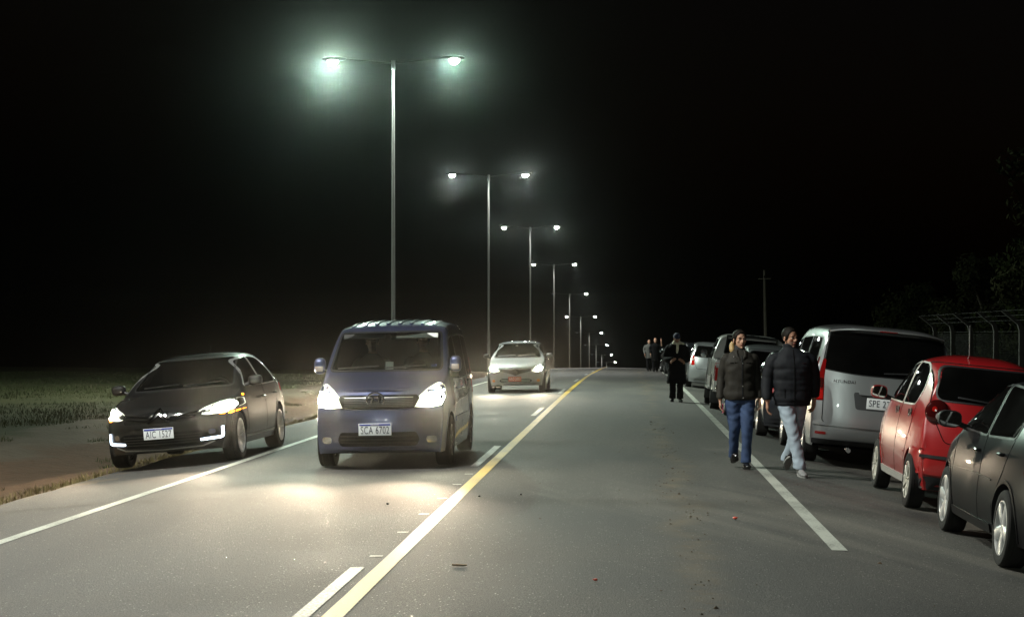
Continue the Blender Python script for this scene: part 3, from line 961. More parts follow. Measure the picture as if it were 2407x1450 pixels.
class Car:
    """local axes: nose towards -y, up +z; x to the right of the picture when it faces the viewer"""
    def __init__(s, name, label, cat, loc, rotz, roll, group=None, pitch=0.0):
        s.root = thing(name, label, cat, loc, (R(pitch), R(roll), R(rotz)), group)
    def shell(s, prof, W, inset_pts, zb, paintmat, front_taper=0.16, rear_taper=0.10, tp=3.5, sub=4, nt=22, pz=3.2, py=2.4, edge_r=0.07, edge_c=0.025):
        s.W = W; s.zb = zb; s.paint = paintmat
        P = catmull(prof, sub)
        s.P = P
        yf = min(p[0] for p in P); yr = max(p[0] for p in P); L = yr - yf; yc = (yf + yr) / 2
        s.yf, s.yr = yf, yr
        def plan(y):
            u = (y - yc) / (L / 2)
            k = front_taper if u < 0 else rear_taper
            return W / 2 * (1 - k * abs(clamp(u, -1, 1)) ** tp)
        def Xs(y, z): return plan(y) - interp(inset_pts, z) if inset_pts[0][0] < z < inset_pts[-1][0] else plan(y) - plin(inset_pts, z)
        s.Xs = Xs
        n = len(P)
        Ey = [p[0] + p[2] for p in P]; Ez = [max(zb + 0.002, p[1] - p[3]) for p in P]
        mid = n // 2
        for i in range(mid - 1, -1, -1): Ey[i] = min(Ey[i], Ey[i + 1] - 3e-4)
        for i in range(mid + 1, n): Ey[i] = max(Ey[i], Ey[i - 1] + 3e-4)
        tv = [-1 + 2 * j / nt for j in range(nt + 1)]
        tv = [math.copysign(abs(t) ** 0.75, t) for t in tv]
        K = 14
        vs = []; fs = []
        def col(i, sg):
            out = []
            for k in range(1, K + 1):
                f = (k / K) ** 1.5
                z = lerp(Ez[i], zb, f)
                d = Ez[i] - z
                x = Xs(Ey[i], z) - edge_c * (1 - clamp(d / edge_r, 0, 1)) ** 2
                out.append((sg * x, Ey[i], z))
            return out
        m = 0
        for i in range(n):
            y, z, dy, dz = P[i][:4]
            dyy = Ey[i] - y
            wI = Xs(Ey[i], Ez[i]) - edge_c
            row = list(reversed(col(i, -1)))
            for t in tv:
                a = abs(t)
                row.append((t * wI, y + dyy * a ** py, z + (Ez[i] - z) * a ** pz))
            row += col(i, 1)
            m = len(row)
            vs += row
        for i in range(n - 1):
            for j in range(m - 1):
                fs.append((i * m + j, i * m + j + 1, (i + 1) * m + j + 1, (i + 1) * m + j))
            fs.append((i * m + m - 1, i * m, (i + 1) * m, (i + 1) * m + m - 1))
        fs.append(tuple(range(m - 1, -1, -1)))
        fs.append(tuple((n - 1) * m + j for j in range(m)))
        s.body = mesh_obj("body", vs, fs, paintmat, s.root, mats=[paintmat, M['interior']], midx=[0] * len(fs))
        fix_normals(s.body.data); finish(s.body.data, True, 40)
        bm = bmesh.new(); bm.from_mesh(s.body.data)
        s.bvh = BVHTree.FromBMesh(bm); bm.free()
        return s
    # ---- projection
    VIEWS = {'front': (Vector((0, 1, 0)), lambda a, b: Vector((a, -9, b))), 'rear': (Vector((0, -1, 0)), lambda a, b: Vector((a, 9, b))),
             'right': (Vector((-1, 0, 0)), lambda a, b: Vector((9, a, b))), 'left': (Vector((1, 0, 0)), lambda a, b: Vector((-9, a, b))),
             'top': (Vector((0, 0, -1)), lambda a, b: Vector((a, b, 9)))}
    def proj(s, view, a, b, off):
        d, f = s.VIEWS[view]
        o = f(a, b)
        hit, nrm, _, _ = s.bvh.ray_cast(o, d)
        if hit is None:
            tgt = o + d * (9 - (s.W / 2 if view in ('left', 'right') else 2.0))
            hit, nrm, _, _ = s.bvh.find_nearest(tgt)
        if nrm.dot(d) > 0: nrm = -nrm
        nn = (nrm - d * 0.8).normalized()
        return hit + nn * off
    def patch(s, name, poly, view, mt, off=0.004, thick=0.012, parent=None, step=0.05):
        B = densify(poly, step)
        n = len(B)
        xs = [p[0] for p in B]; zs = [p[1] for p in B]
        pts = [Vector(p) for p in B]
        pl = [(p[0], p[1]) for p in B]
        x = min(xs) + step / 2
        while x < max(xs):
            z = min(zs) + step / 2
            while z < max(zs):
                if pip((x, z), pl):
                    if min((Vector((x, z)) - q).length_squared for q in B) > (step * 0.4) ** 2: pts.append(Vector((x, z)))
                z += step
            x += step
        v2, e2, f2, _, _, _ = delaunay_2d_cdt(pts, [], [list(range(n))], 1, 1e-6)
        top = [s.proj(view, v[0], v[1], off) for v in v2]
        d = s.VIEWS[view][0]
        bot = [p + d * thick for p in top]
        N = len(top)
        fs = [tuple(f) for f in f2]
        cnt = {}
        for f in f2:
            for i in range(len(f)):
                a, b = f[i], f[(i + 1) % len(f)]
                cnt[(a, b)] = cnt.get((a, b), 0) + 1
        for (a, b) in list(cnt):
            if (b, a) not in cnt: fs.append((b, a, a + N, b + N))
        o = mesh_obj(name, top + bot, fs, mt, parent or s.root)
        fix_normals(o.data)
        # make the outer face look outwards
        acc = sum((p.normal.dot(d) * p.area for p in list(o.data.polygons)[:len(f2)]), 0.0)
        if acc > 0: o.data.flip_normals()
        finish(o.data, True, 40)
        return o
    def ring(s, name, poly, view, wid, mt, off=0.006, thick=0.01, parent=None, step=0.04, closed=True):
        B = densify(poly, step, closed)
        pl = [tuple(p) for p in B]
        if closed: I = inset(pl, wid)
        else:
            I = []
            for i in range(len(B)):
                a = B[max(0, i - 1)]; b = B[min(len(B) - 1, i + 1)]
                t = (b - a).normalized(); I.append(B[i] + Vector((-t.y, t.x)) * wid)
        n = len(B)
        d = s.VIEWS[view][0]
        A = [s.proj(view, p[0], p[1], off) for p in B]; C = [s.proj(view, p[0], p[1], off) for p in I]
        vs = A + C + [p + d * thick for p in A] + [p + d * thick for p in C]
        fs = []
        for i in range(n if closed else n - 1):
            j = (i + 1) % n
            fs += [(i, j, n + j, n + i), (i, j, 2 * n + j, 2 * n + i), (n + i, n + j, 3 * n + j, 3 * n + i)]
        if not closed:
            fs += [(0, n, 3 * n, 2 * n), (n - 1, 2 * n - 1, 4 * n - 1, 3 * n - 1)]
        o = mesh_obj(name, vs, fs, mt, parent or s.root)
        fix_normals(o.data); finish(o.data, True, 40)
        return o
    def line(s, name, pts, view, wid, mt, off=0.002, thick=0.006, parent=None):
        return s.ring(name, pts, view, wid, mt, off, thick, parent, closed=False)
    def both(s, fn, name, poly, mt, **kw):
        """same part on both flanks"""
        return fn(name, poly, 'left', mt, **kw), fn(name, poly, 'right', mt, **kw)
    # ---- cuts
    def cut(s, axles, wr, cabin=None, openings=(), arch_w=0.30):
        cutters = []
        if axles:
            b = MB(); b.cur = 1
            for ya in axles:
                for sg in (-1, 1):
                    x0 = sg * (s.W / 2 + 0.1); x1 = sg * (s.W / 2 - arch_w)
                    n = 28
                    rings = []
                    for x in (x0, x1):
                        rings.append([Vector((x, ya + wr * math.cos(2 * math.pi * k / n), s.axle_z + wr * math.sin(2 * math.pi * k / n))) for k in range(n)])
                    b.loft(rings)
            cutters.append(b.build("cutter", None, mats=[M['interior'], M['interior']], smooth=False))
        if cabin:
            b = MB(); b.cur = 1
            pts = densify(cabin, 0.3)
            for sg, in ((1,),):
                rings = [[Vector((sg2 * max(0.1, s.Xs(p[0], p[1]) - 0.075), p[0], p[1])) for p in pts] for sg2 in (-1, 1)]
                b.loft(rings)
            cutters.append(b.build("cutter", None, mats=[M['interior'], M['interior']], smooth=False))
        grp = {}
        for (poly, view, depth) in openings:
            grp.setdefault('a' if view in ('front', 'rear') else 'b', []).append((poly, view, depth))
        for k in grp:
            b = MB(); b.cur = 1
            for (poly, view, depth) in grp[k]:
                d, f = s.VIEWS[view]
                c = Vector((sum(p[0] for p in poly), sum(p[1] for p in poly))) / len(poly)
                ins = [Vector(p) * 0.985 + c * 0.015 for p in poly]
                if view in ('front', 'rear'):
                    hits = [s.proj(view, p[0], p[1], 0).y for p in ins]
                    ya = (min(hits) - 0.1) if view == 'front' else (max(hits) + 0.1)
                    yb = depth
                    rings = [[Vector((p[0], y, p[1])) for p in ins] for y in (ya, yb)]
                else:
                    sg = 1 if view == 'right' else -1
                    rings = [[Vector((sg * x, p[0], p[1])) for p in ins] for x in (s.W / 2 + 0.1, s.W / 2 - depth)]
                b.loft(rings)
            cutters.append(b.build("cutter", None, mats=[M['interior'], M['interior']], smooth=False))
        for c in cutters: fix_normals(c.data)
        for c in cutters: c.parent = s.root
        bpy.context.view_layer.update()
        boolean_cut(s.body, cutters)
    def glazing(s, name, poly, view, mt, seal=0.022, sealmat=None, off=0.003, step=0.06):
        g_ = s.patch(name, poly, view, mt, off=off, thick=0.004, step=step)
        if seal: s.ring("window_seal", poly, view, -seal, sealmat or M['black_plastic'], off=off + 0.001, thick=0.012, parent=g_)
        return g_
    def wheels(s, axles, r, w, style, rimmat, track_in=0.02, steer=0.0):
        hub, ty, rim = wheel_meshes(style, r, w, rimmat)
        for ya in axles:
            for sg in (-1, 1):
                x = sg * (s.W / 2 - track_in - w / 2)
                o = link_mesh("wheel", hub, s.root, (x, ya, r), (random.uniform(0, 6), 0, 0 if sg > 0 else math.pi))
                link_mesh("tyre", ty, o); link_mesh("rim", rim, o)
    def plate(s, x, z, wid, hei, view, txt, base, ink, band=True, parent=None, tilt=0, lit=None):
        p = s.proj(view, x, z, 0.012)
        sg = -1 if view == 'front' else 1
        o = empty_mesh = None
        b = MB(); b.box((0, 0, 0), (wid, 0.008, hei), bevel=0.0035)
        o = b.build("number_plate", base, s.root)
        o.location = p
        o.rotation_euler = (R(tilt), 0, 0 if sg < 0 else math.pi)
        zt = 0
        if band:
            q = MB(); q.box((0, -0.0055, hei * 0.39), (wid * 0.95, 0.003, hei * 0.15)); q.build("band", M['plate_blue'], o)
            tm = text_mesh("URUGUAY"); t2 = link_mesh("lettering", tm, o, (0, -0.0085, hei * 0.39), (R(90), 0, 0), (hei * .14, hei * .14, 0.1)); tm.materials.clear(); tm.materials.append(M['ink_white'])
            zt = -hei * 0.09
        tm = text_mesh(txt); tm.materials.clear(); tm.materials.append(ink)
        wd = max(v.co.x for v in tm.vertices) - min(v.co.x for v in tm.vertices)
        k = min(wid * 0.86 / wd, hei * 0.98)
        link_mesh("lettering", tm, o, (0, -0.0062, zt), (R(90), 0, 0), (wid * 0.86 / wd, hei * 0.88, 0.1))
        return o
    def badge(s, txt, x, z, size, view, mt):
        p = s.proj(view, x, z, 0.012)
        tm = text_mesh(txt); tm.materials.clear(); tm.materials.append(mt)
        return link_mesh("badge", tm, s.root, p, (R(90), 0, 0 if view == 'front' else math.pi), (size, size, 0.3))
    def mirror(s, sg, y, z, wid=0.2, hei=0.15, mt=None, stalk=0.07, face=1, glassmat=None, depth=0.11):
        """door mirror; face=+1: glass looks towards +y (rearwards)"""
        x0 = s.Xs(y, z) - 0.02
        q = MB()
        rings = []
        for (k, sc) in ((0, .55), (.15, .85), (.45, 1.0), (.8, 1.0), (1, .96)):
            yy = y - depth / 2 + depth * k
            rings.append([Vector((sg * (x0 + stalk + wid / 2 + wid / 2 * sc * math.copysign(abs(math.cos(a)) ** .7, math.cos(a))), yy, z + 0.05 + hei / 2 * sc * math.copysign(abs(math.sin(a)) ** .7, math.sin(a)))) for a in [2 * math.pi * j / 20 for j in range(20)]])
        q.loft(rings)
        o = q.build("mirror", mt or s.paint, s.root); fix_normals(o.data); finish(o.data, True, 50)
        a = MB(); a.tube([(sg * (x0 - 0.02), y, z - 0.02), (sg * (x0 + 0.04), y, z - 0.005), (sg * (x0 + stalk + 0.06), y, z + 0.03)], [0.03, 0.024, 0.028], 8); a.build("mirror_arm", M['black_plastic'], o)
        gq = MB(); gq.lathe([(y + depth / 2 + 0.002, 0), (y + depth / 2 + 0.002, 1.0)], 'y', 20)
        gl = MB()
        gl.add([(sg * (x0 + stalk + wid / 2) + wid * .44 * math.copysign(abs(math.cos(a)) ** .7, math.cos(a)), y + depth / 2 + 0.003, z + 0.05 + hei * .43 * math.copysign(abs(math.sin(a)) ** .7, math.sin(a))) for a in [2 * math.pi * j / 20 for j in range(20)]], [tuple(range(19, -1, -1))])
        gl.build("mirror_glass", glassmat or M['mirror'], o)
        return o
    def handle(s, y, z, mt, ln=0.16, hei=0.028):
        for view, sg in (('left', -1), ('right', 1)):
            p = s.proj(view, y, z, 0.0)
            q = MB(); q.tube([(sg * 0.0, -ln / 2, 0), (sg * 0.026, -ln * .38, 0.002), (sg * 0.032, 0, 0.004), (sg * 0.026, ln * .38, 0.002), (0, ln / 2, 0)], [hei * .4, hei * .5, hei * .55, hei * .5, hei * .4], 8)
            q.build("door_handle", mt, s.root, loc=p)
    def interior(s, dash_y, dash_z, seat_y, seat_z, wheel_x, seat_h=0.62, w=None):
        w = w or s.W * 0.74
        d = MB()
        rings = []
        for x in [-w / 2 + w * k / 8 for k in range(9)]:
            rings.append([Vector((x, dash_y - 0.25, dash_z - 0.12)), Vector((x, dash_y - 0.22, dash_z - 0.01)), Vector((x, dash_y, dash_z + 0.02 * math.cos(x * 3))), Vector((x, dash_y + 0.16, dash_z - 0.03)), Vector((x, dash_y + 0.2, dash_z - 0.16)), Vector((x, dash_y - 0.1, dash_z - 0.3))])
        d.loft(rings); o = d.build("dashboard", M['interior'], s.root); fix_normals(o.data)
        st = MB()
        n = 24; r = 0.18
        pts = [Vector((wheel_x + r * math.cos(2 * math.pi * k / n), dash_y + 0.27 + 0.4 * r * math.sin(2 * math.pi * k / n), dash_z - 0.02 + 0.92 * r * math.sin(2 * math.pi * k / n))) for k in range(n + 1)]
        st.tube(pts, 0.016, 8, caps=False); st.box((wheel_x, dash_y + 0.265, dash_z - 0.03), (0.16, 0.05, 0.12), bevel=0.02)
        st.box((wheel_x, dash_y + 0.27, dash_z - 0.02), (0.34, 0.02, 0.03), bevel=0.008)
        st.build("steering_wheel", M['black_plastic'], s.root)
        for sx in (-1, 1):
            q = MB(); q.box((0, 0.05, seat_h * .42), (0.46, 0.13, seat_h), rot=(R(-12), 0, 0), taper=(.86, .7), bevel=0.05)
            q.box((0, -0.2, 0.05), (0.48, 0.5, 0.14), bevel=0.05)
            so = q.build("seat", M['seat'], s.root, loc=(sx * w * 0.27, seat_y, seat_z))
            h = MB(); h.box((0, 0.16, seat_h * .98), (0.25, 0.09, 0.17), rot=(R(-10), 0, 0), bevel=0.04); h.build("headrest", M['seat'], so)
    def headlight(s, name, poly, inner=None, bulb=None, beam=None, mt=None, cover=True, hot=None):
        """poly on the front, right-hand one (x>0); mirrored for the other"""
        for sg in (-1, 1):
            pl = poly if sg > 0 else mirror_x(poly)
            o = s.patch(name, pl, 'front', mt or M['lamp_bowl'], off=0.002, thick=0.02)
            if inner:
                for (ip, im) in inner:
                    ip2 = ip if sg > 0 else mirror_x(ip)
                    s.patch("lamp_glow", ip2, 'front', im, off=0.006, thick=0.004, parent=o)
            if cover:
                s.patch("lens_cover", pl, 'front', M['lens'], off=0.013, thick=0.003, parent=o)
            if beam:
                d = bpy.data.lights.new("beam", 'SPOT')
                d.energy = beam['power']; d.spot_size = R(beam.get('size', 60)); d.spot_blend = beam.get('blend', 0.9); d.shadow_soft_size = 0.05
                d.color = beam.get('color', (1.0, 0.78, 0.55))
                lo = bpy.data.objects.new("beam", d); COL.objects.link(lo); lo.parent = o
                p = s.proj('front', sg * beam['x'], beam['z'], 0.05)
                lo.location = p
                # spot points along its local -z: aim at -y, a little down
                lo.rotation_euler = (R(90 - beam.get('down', 4)) * -1, 0, R(beam.get('toe', 0)))

def gz(x, y): return g(x, y)

def arches(c, axles, r, mt, wid=0.03):
    """rolled wheel-arch lips"""
    for ya in axles:
        for view, sg in (('left', -1), ('right', 1)):
            pts = []
            for k in range(15):
                a = R(-12 + 204 * k / 14)
                pts.append((ya + r * math.cos(a), c.axle_z + r * math.sin(a)))
            pts = [p for p in pts if p[1] > c.zb + 0.02]
            if len(pts) > 2: c.line("wheel_arch", pts, view, -wid, mt, off=0.006, thick=0.02)

# ---------------------------------------------------------------- dark grey sedan, oncoming on the left shoulder
def sedan():
    x, y = -6.12, 25.15
    c = Car("sedan", "dark grey sedan with headlights on, pulled onto the left shoulder", "car", (x, y, gz(x, y) + 0.012), 0, -4.6)
    c.axle_z = 0.325
    prof = [(-2.16, .21, .20, 0), (-2.26, .26, .30, 0), (-2.31, .40, .36, 0), (-2.32, .55, .40, 0), (-2.30, .66, .42, .01), (-2.22, .755, .42, .03), (-2.0, .84, .30, .05),
            (-1.55, .925, .15, .06), (-1.15, .98, .06, .055), (-.98, 1.03, .06, .05), (-.60, 1.235, .12, .05), (-.22, 1.395, .13, .06), (.05, 1.455, .07, .06), (.5, 1.485, .02, .06),
            (1.0, 1.46, -.02, .06), (1.35, 1.375, -.07, .06), (1.70, 1.2, -.1, .06), (1.95, 1.09, -.12, .055), (2.18, 1.045, -.2, .05), (2.27, .98, -.28, .03), (2.31, .8, -.3, 0), (2.31, .5, -.3, 0), (2.26, .3, -.28, 0), (2.16, .23, -.25, 0)]
    c.shell(prof, 1.79, [(.15, .075), (.28, .038), (.44, .005), (.58, 0), (.72, .010), (.86, .030), (.96, .055), (1.02, .075), (1.45, .285), (1.6, .37)], 0.20, M['paint_citro'], 0.20, 0.14)
    ax = (-1.38, 1.33)
    ws = rpoly([(-.70, 1.015), (.70, 1.015), (.565, 1.40), (-.565, 1.40)], .05)
    w1 = rpoly([(-.78, .995), (-.20, 1.345), (.22, 1.395), (.30, .985)], [.02, .1, .03, .03])
    w2 = rpoly([(.37, .985), (.30, 1.395), (.85, 1.37), (1.22, 1.22), (1.42, 1.06), (1.36, 1.0)], [.03, .03, .12, .12, .03, .03])
    c.cut(ax, .365, [(-.82, .7), (-.80, 1.0), (-.35, 1.24), (-.05, 1.35), (.5, 1.40), (.95, 1.37), (1.3, 1.26), (1.5, 1.05), (1.5, .6), (-.6, .55)],
          [(ws, 'front', 0.1), (w1, 'left', .35), (w1, 'right', .35), (w2, 'left', .35), (w2, 'right', .35)])
    c.glazing("windshield", ws, 'front', M['glass'])
    for v in ('left', 'right'):
        c.glazing("window", w1, v, M['glass_dark'], sealmat=M['trim_grey'], seal=0.016); c.glazing("window", w2, v, M['glass_dark'], sealmat=M['trim_grey'], seal=0.016)
        c.line("door_gap", [(.33, .99), (.33, .30)], v, .008, M['gap']); c.line("door_gap", [(-.98, .93), (-.93, .6), (-.88, .33)], v, .008, M['gap'])
        c.line("door_gap", [(1.30, .98), (1.22, .75), (.98, .45), (.95, .3)], v, .008, M['gap'])
        c.line("sill_trim", [(-.95, .285), (.9, .285)], v, .03, M['trim_grey'], off=.008, thick=.02)
        c.patch("side_indicator", rpoly([(-1.06, .86), (-.98, .86), (-.98, .885), (-1.06, .885)], .01), v, M['amber'], off=.006, step=.03)
        c.patch("tail_light", rpoly([(1.78, .84), (1.985, .82), (1.975, .96), (1.86, .965)], .025), v, M['tail_red_bright'], off=.006)
    c.glazing("rear_window", rpoly([(-.6, 1.12), (.6, 1.12), (.5, 1.36), (-.5, 1.36)], .05), 'rear', M['glass_black'])
    for sg in (-1, 1):
        pl = rpoly([(.46, .80), (.70, .80), (.70, .95), (.46, .93)], .03)
        c.patch("tail_light", pl if sg > 0 else mirror_x(pl), 'rear', M['tail_red_bright'], off=.006)
    c.handle(.18, .80, M['chrome']); c.handle(1.05, .83, M['chrome'])
    c.wheels(ax, .325, .215, ('twin', 'low', 7), M['alloy'])
    arches(c, ax, .37, M['paint_citro'])
    for sg in (-1, 1):
        c.mirror(sg, -.72, 1.0, .20, .145)
    c.interior(-.62, .98, .25, .42, .36)
    # face
    g1 = rpoly([(-.50, .60), (.50, .60), (.54, .70), (.20, .735), (0, .755), (-.20, .735), (-.54, .70)], .02)
    gr = c.patch("upper_grille", g1, 'front', M['gap'], off=.004)
    for (zz, hw) in ((.625, .46), (.675, .50)):
        for sg in (-1, 1):
            pts = [(sg * hw, zz + .03), (sg * .2, zz), (sg * .13, zz)]
            c.line("chrome_bar", pts if sg < 0 else pts[::-1], 'front', .016, M['chrome'], off=.018, thick=.014, parent=gr)
    for dz in (0, .055):
        e = [(-.135, .595 + dz), (-.085, .62 + dz), (0, .70 + dz), (.085, .62 + dz), (.135, .595 + dz)]
        c.line("emblem", e, 'front', .024, M['chrome'], off=.03, thick=.02, parent=gr)
    lg = c.patch("lower_grille", rpoly([(-.50, .285), (.50, .285), (.60, .42), (.52, .47), (-.52, .47), (-.60, .42)], .03), 'front', M['gap'], off=.004)
    for zz in (.32, .355, .39, .425): c.line("grille_slat", [(-.52, zz), (.52, zz)], 'front', .012, M['black_plastic'], off=.014, thick=.012, parent=lg)
    c.line("chrome_lip", [(-.66, .30), (-.52, .252), (0, .242), (.52, .252), (.66, .30)], 'front', .016, M['trim_grey'], off=.012, thick=.016)
    c.line("bumper_crease", [(-.66, .53), (-.3, .548), (.3, .548), (.66, .53)], 'front', .012, M['paint_citro'], off=.012, thick=.016)
    hp = rpoly([(.44, .685), (.60, .655), (.82, .665), (.875, .74), (.86, .84), (.74, .83), (.56, .76)], .02)
    c.headlight("headlight", hp, inner=[(rpoly([(.62, .70), (.70, .672), (.815, .682), (.858, .75), (.835, .815), (.75, .805), (.65, .765)], .045), M['head_hot']), (rpoly([(.72, .648), (.83, .645), (.885, .685), (.83, .677)], .01), M['amber'])],
                beam=dict(power=1050, x=.72, z=.74, size=50, blend=1.0, down=2.4, toe=-6))
    for sg in (-1, 1):
        d = [(.50, .325), (.73, .335), (.765, .35), (.775, .385), (.775, .49)]
        if sg < 0: d = [(-a, b) for a, b in d]
        c.line("daytime_light", d, 'front', .034 if sg > 0 else -.034, M['drl'], off=.014, thick=.012)
        c.patch("fog_light", rpoly([(sg * .60, .40), (sg * .68, .40), (sg * .68, .47), (sg * .60, .47)], .035), 'front', M['reflector'], off=.006, step=.03)
    c.plate(-.01, .465, .40, .145, 'front', "AIC 1527", M['plate_white'], M['ink'])
    q = MB(); q.tube([(0, .75, 1.46), (0, .95, 1.62)], [.006, .003], 6); q.build("antenna", M['black_plastic'], c.root)
    for sg in (-1, 1):
        c.line("wiper", [(-.55 if sg < 0 else .02, 1.03), (-.05 if sg < 0 else .58, 1.055)], 'front', .016, M['black_plastic'], off=.02, thick=.012)
    return c

# ---------------------------------------------------------------- blue minivan, oncoming
def minivan():
    x, y = -3.03, 23.25
    c = Car("minivan", "slate blue minivan driving towards the viewer with headlights on", "van", (x, y, gz(x, y) + 0.006), 0, -1.15)
    c.axle_z = 0.31
    prof = [(-1.90, .20, .06, 0), (-2.0, .245, .14, 0), (-2.05, .38, .18, 0), (-2.055, .55, .20, 0), (-2.03, .70, .22, 0), (-1.98, .84, .22, .01), (-1.87, .96, .20, .02), (-1.68, 1.06, .16, .035),
            (-1.45, 1.135, .11, .045), (-1.30, 1.21, .10, .04), (-1.06, 1.40, .12, .03), (-.86, 1.56, .13, .03), (-.70, 1.675, .12, .04), (-.52, 1.745, .08, .05), (-.2, 1.79, .03, .06), (.5, 1.82, 0, .06), (1.2, 1.81, 0, .06),
            (1.75, 1.775, -.05, .06), (1.92, 1.69, -.08, .05), (2.0, 1.4, -.1, .02), (2.05, 1.0, -.1, 0), (2.06, .5, -.1, 0), (2.02, .3, -.1, 0), (1.96, .24, -.1, 0)]
    c.shell(prof, 1.68, [(.15, .035), (.3, .014), (.5, 0), (.7, 0.004), (.9, .016), (1.1, .036), (1.7, .145), (1.9, .20)], 0.195, M['paint_blue'], 0.12, 0.04, pz=3.6)
    ax = (-1.28, 1.32)
    ws = rpoly([(-.70, 1.19), (.70, 1.19), (.635, 1.655), (-.635, 1.655)], .05)
    w1 = rpoly([(-1.12, 1.10), (-.62, 1.56), (-.15, 1.60), (-.12, 1.06)], [.04, .12, .04, .04])
    w2 = rpoly([(-.04, 1.06), (-.06, 1.60), (.92, 1.61), (.94, 1.06)], .04)
    w3 = rpoly([(1.02, 1.06), (1.0, 1.61), (1.72, 1.58), (1.84, 1.06)], .05)
    c.cut(ax, .355, [(-1.1, .7), (-1.12, 1.12), (-.62, 1.56), (-.35, 1.69), (.5, 1.74), (1.5, 1.72), (1.8, 1.5), (1.85, .6), (-.9, .5)],
          [(ws, 'front', -0.2)] + [(w, v, .3) for w in (w1, w2, w3) for v in ('left', 'right')])
    c.glazing("windshield", ws, 'front', M['glass'])
    for v in ('left', 'right'):
        for w in (w1, w2, w3): c.glazing("window", w, v, M['glass_dark'], seal=.02)
        for xx in (-.08, .98): c.line("door_gap", [(xx, 1.66), (xx, .30)], v, .008, M['gap'])
        c.line("door_gap", [(-1.2, 1.06), (-1.05, .8), (-.88, .55), (-.86, .3)], v, .008, M['gap'])
        c.line("side_moulding", [(-.84, .52), (.92, .52)], v, .06, M['paint_blue'], off=.012, thick=.016)
        c.line("sliding_door_rail", [(1.0, .98), (1.85, .98)], v, .02, M['gap'])
        c.patch("side_indicator", rpoly([(-1.02, .70), (-.96, .70), (-.96, .73), (-1.02, .73)], .01), v, M['tail_white'], off=.006, step=.03)
        c.patch("tail_light", rpoly([(1.84, .8), (1.935, .8), (1.90, 1.3), (1.84, 1.3)], .03), v, M['tail_red'], off=.006)
    c.glazing("rear_window", rpoly([(-.62, 1.1), (.62, 1.1), (.56, 1.6), (-.56, 1.6)], .05), 'rear', M['glass_black'])
    c.handle(-.3, .93, M['paint_blue']); c.handle(.12, .93, M['paint_blue'])
    c.wheels(ax, .31, .19, ('spoke', 'high', 6), M['alloy_dark'], track_in=.015)
    arches(c, ax, .36, M['paint_blue'])
    for sg in (-1, 1):
        o = c.mirror(sg, -1.06, 1.2, .15, .21, stalk=.03, depth=.13)
        q = MB(); xx = sg * (c.Xs(-1.06, 1.2) + .085); q.box((xx, -1.128, 1.215), (.10, .02, .07), bevel=.009); q.build("mirror_indicator", M['tail_white'], o)
    for i in range(8):
        xx = -.525 + .15 * i
        c.patch("roof_rib", rpoly([(xx - .022, -.42), (xx + .022, -.42), (xx + .022, 1.65), (xx - .022, 1.65)], .02), 'top', M['paint_blue'], off=.014, thick=.02, step=.12)
    c.interior(-1.0, 1.15, -.15, .62, .34)
    for sx in (-1, 1):
        q = MB(); q.box((sx * .34, -.70, 1.61), (.54, .025, .075), rot=(R(-35), 0, 0), bevel=.01); q.build("sun_visor", M['paper'] if sx > 0 else M['seat'], c.root)
    q = MB(); q.box((0.09, -.66, 1.60), (.20, .03, .06), bevel=.012); q.build("rear_view_mirror", M['paper'], c.root)
    q = MB(); q.box((.02, -1.04, 1.235), (.10, .012, .115), rot=(R(-25), 0, 0)); q.build("paper_card", M['paper'], c.root)
    q = MB(); q.box((.60, -1.17, 1.235), (.07, .008, .035), rot=(R(-45), 0, 0)); q.build("sticker", M['plate_blue'], c.root)
    # driver and passenger seat backs continue; face
    g1 = c.patch("grille", rpoly([(-.44, .745), (.44, .745), (.50, .86), (.46, .90), (-.46, .90), (-.50, .86)], .02), 'front', M['gap'], off=.004)
    for k in range(6):
        zz = .762 + .02 * k; c.line("grille_slat", [(-.42, zz), (.42, zz)], 'front', .007, M['trim_grey'] if k == 5 else M['black_plastic'], off=.014, thick=.012, parent=g1)
    c.line("grille_bar", [(-.47, .895), (.47, .895)], 'front', .035, M['paint_blue'], off=.018, thick=.02)
    c.line("hood_lip", [(-.50, .930), (-.2, .945), (.2, .945), (.50, .930)], 'front', .028, M['paint_blue'], off=.024, thick=.026)
    c.line("grille_surround", [(-.46, .735), (-.2, .73), (.2, .73), (.46, .735)], 'front', .014, M['chrome'], off=.012, thick=.016)
    p = c.proj('front', -.03, .845, .0)
    em = MB()
    n = 28
    em.tube([(.105 * math.cos(2 * math.pi * k / n), 0, .082 * math.sin(2 * math.pi * k / n)) for k in range(n + 1)], .013, 8, caps=False)
    em.tube([(-.055, -.006, -.045), (-.03, -.012, .03), (.01, -.012, .0), (.0, -.012, -.01), (.035, -.012, -.025), (.055, -.006, .05)], .012, 8)
    em.build("emblem", M['chrome'], c.root, loc=(p.x, p.y - .02, p.z))
    c.line("bumper_crease", [(-.72, .60), (-.4, .615), (.4, .615), (.72, .60)], 'front', .03, M['paint_blue'], off=.016, thick=.02)
    lg = c.patch("lower_grille", rpoly([(-.46, .285), (.46, .285), (.50, .36), (.46, .455), (-.46, .455), (-.50, .36)], .03), 'front', M['gap'], off=.004)
    for zz in (.32, .36, .40): c.line("grille_slat", [(-.46, zz), (.46, zz)], 'front', .014, M['black_plastic'], off=.014, thick=.012, parent=lg)
    hp = rpoly([(.40, .755), (.46, .85), (.58, .97), (.70, 1.045), (.775, 1.0), (.79, .88), (.765, .76), (.60, .735)], .035)
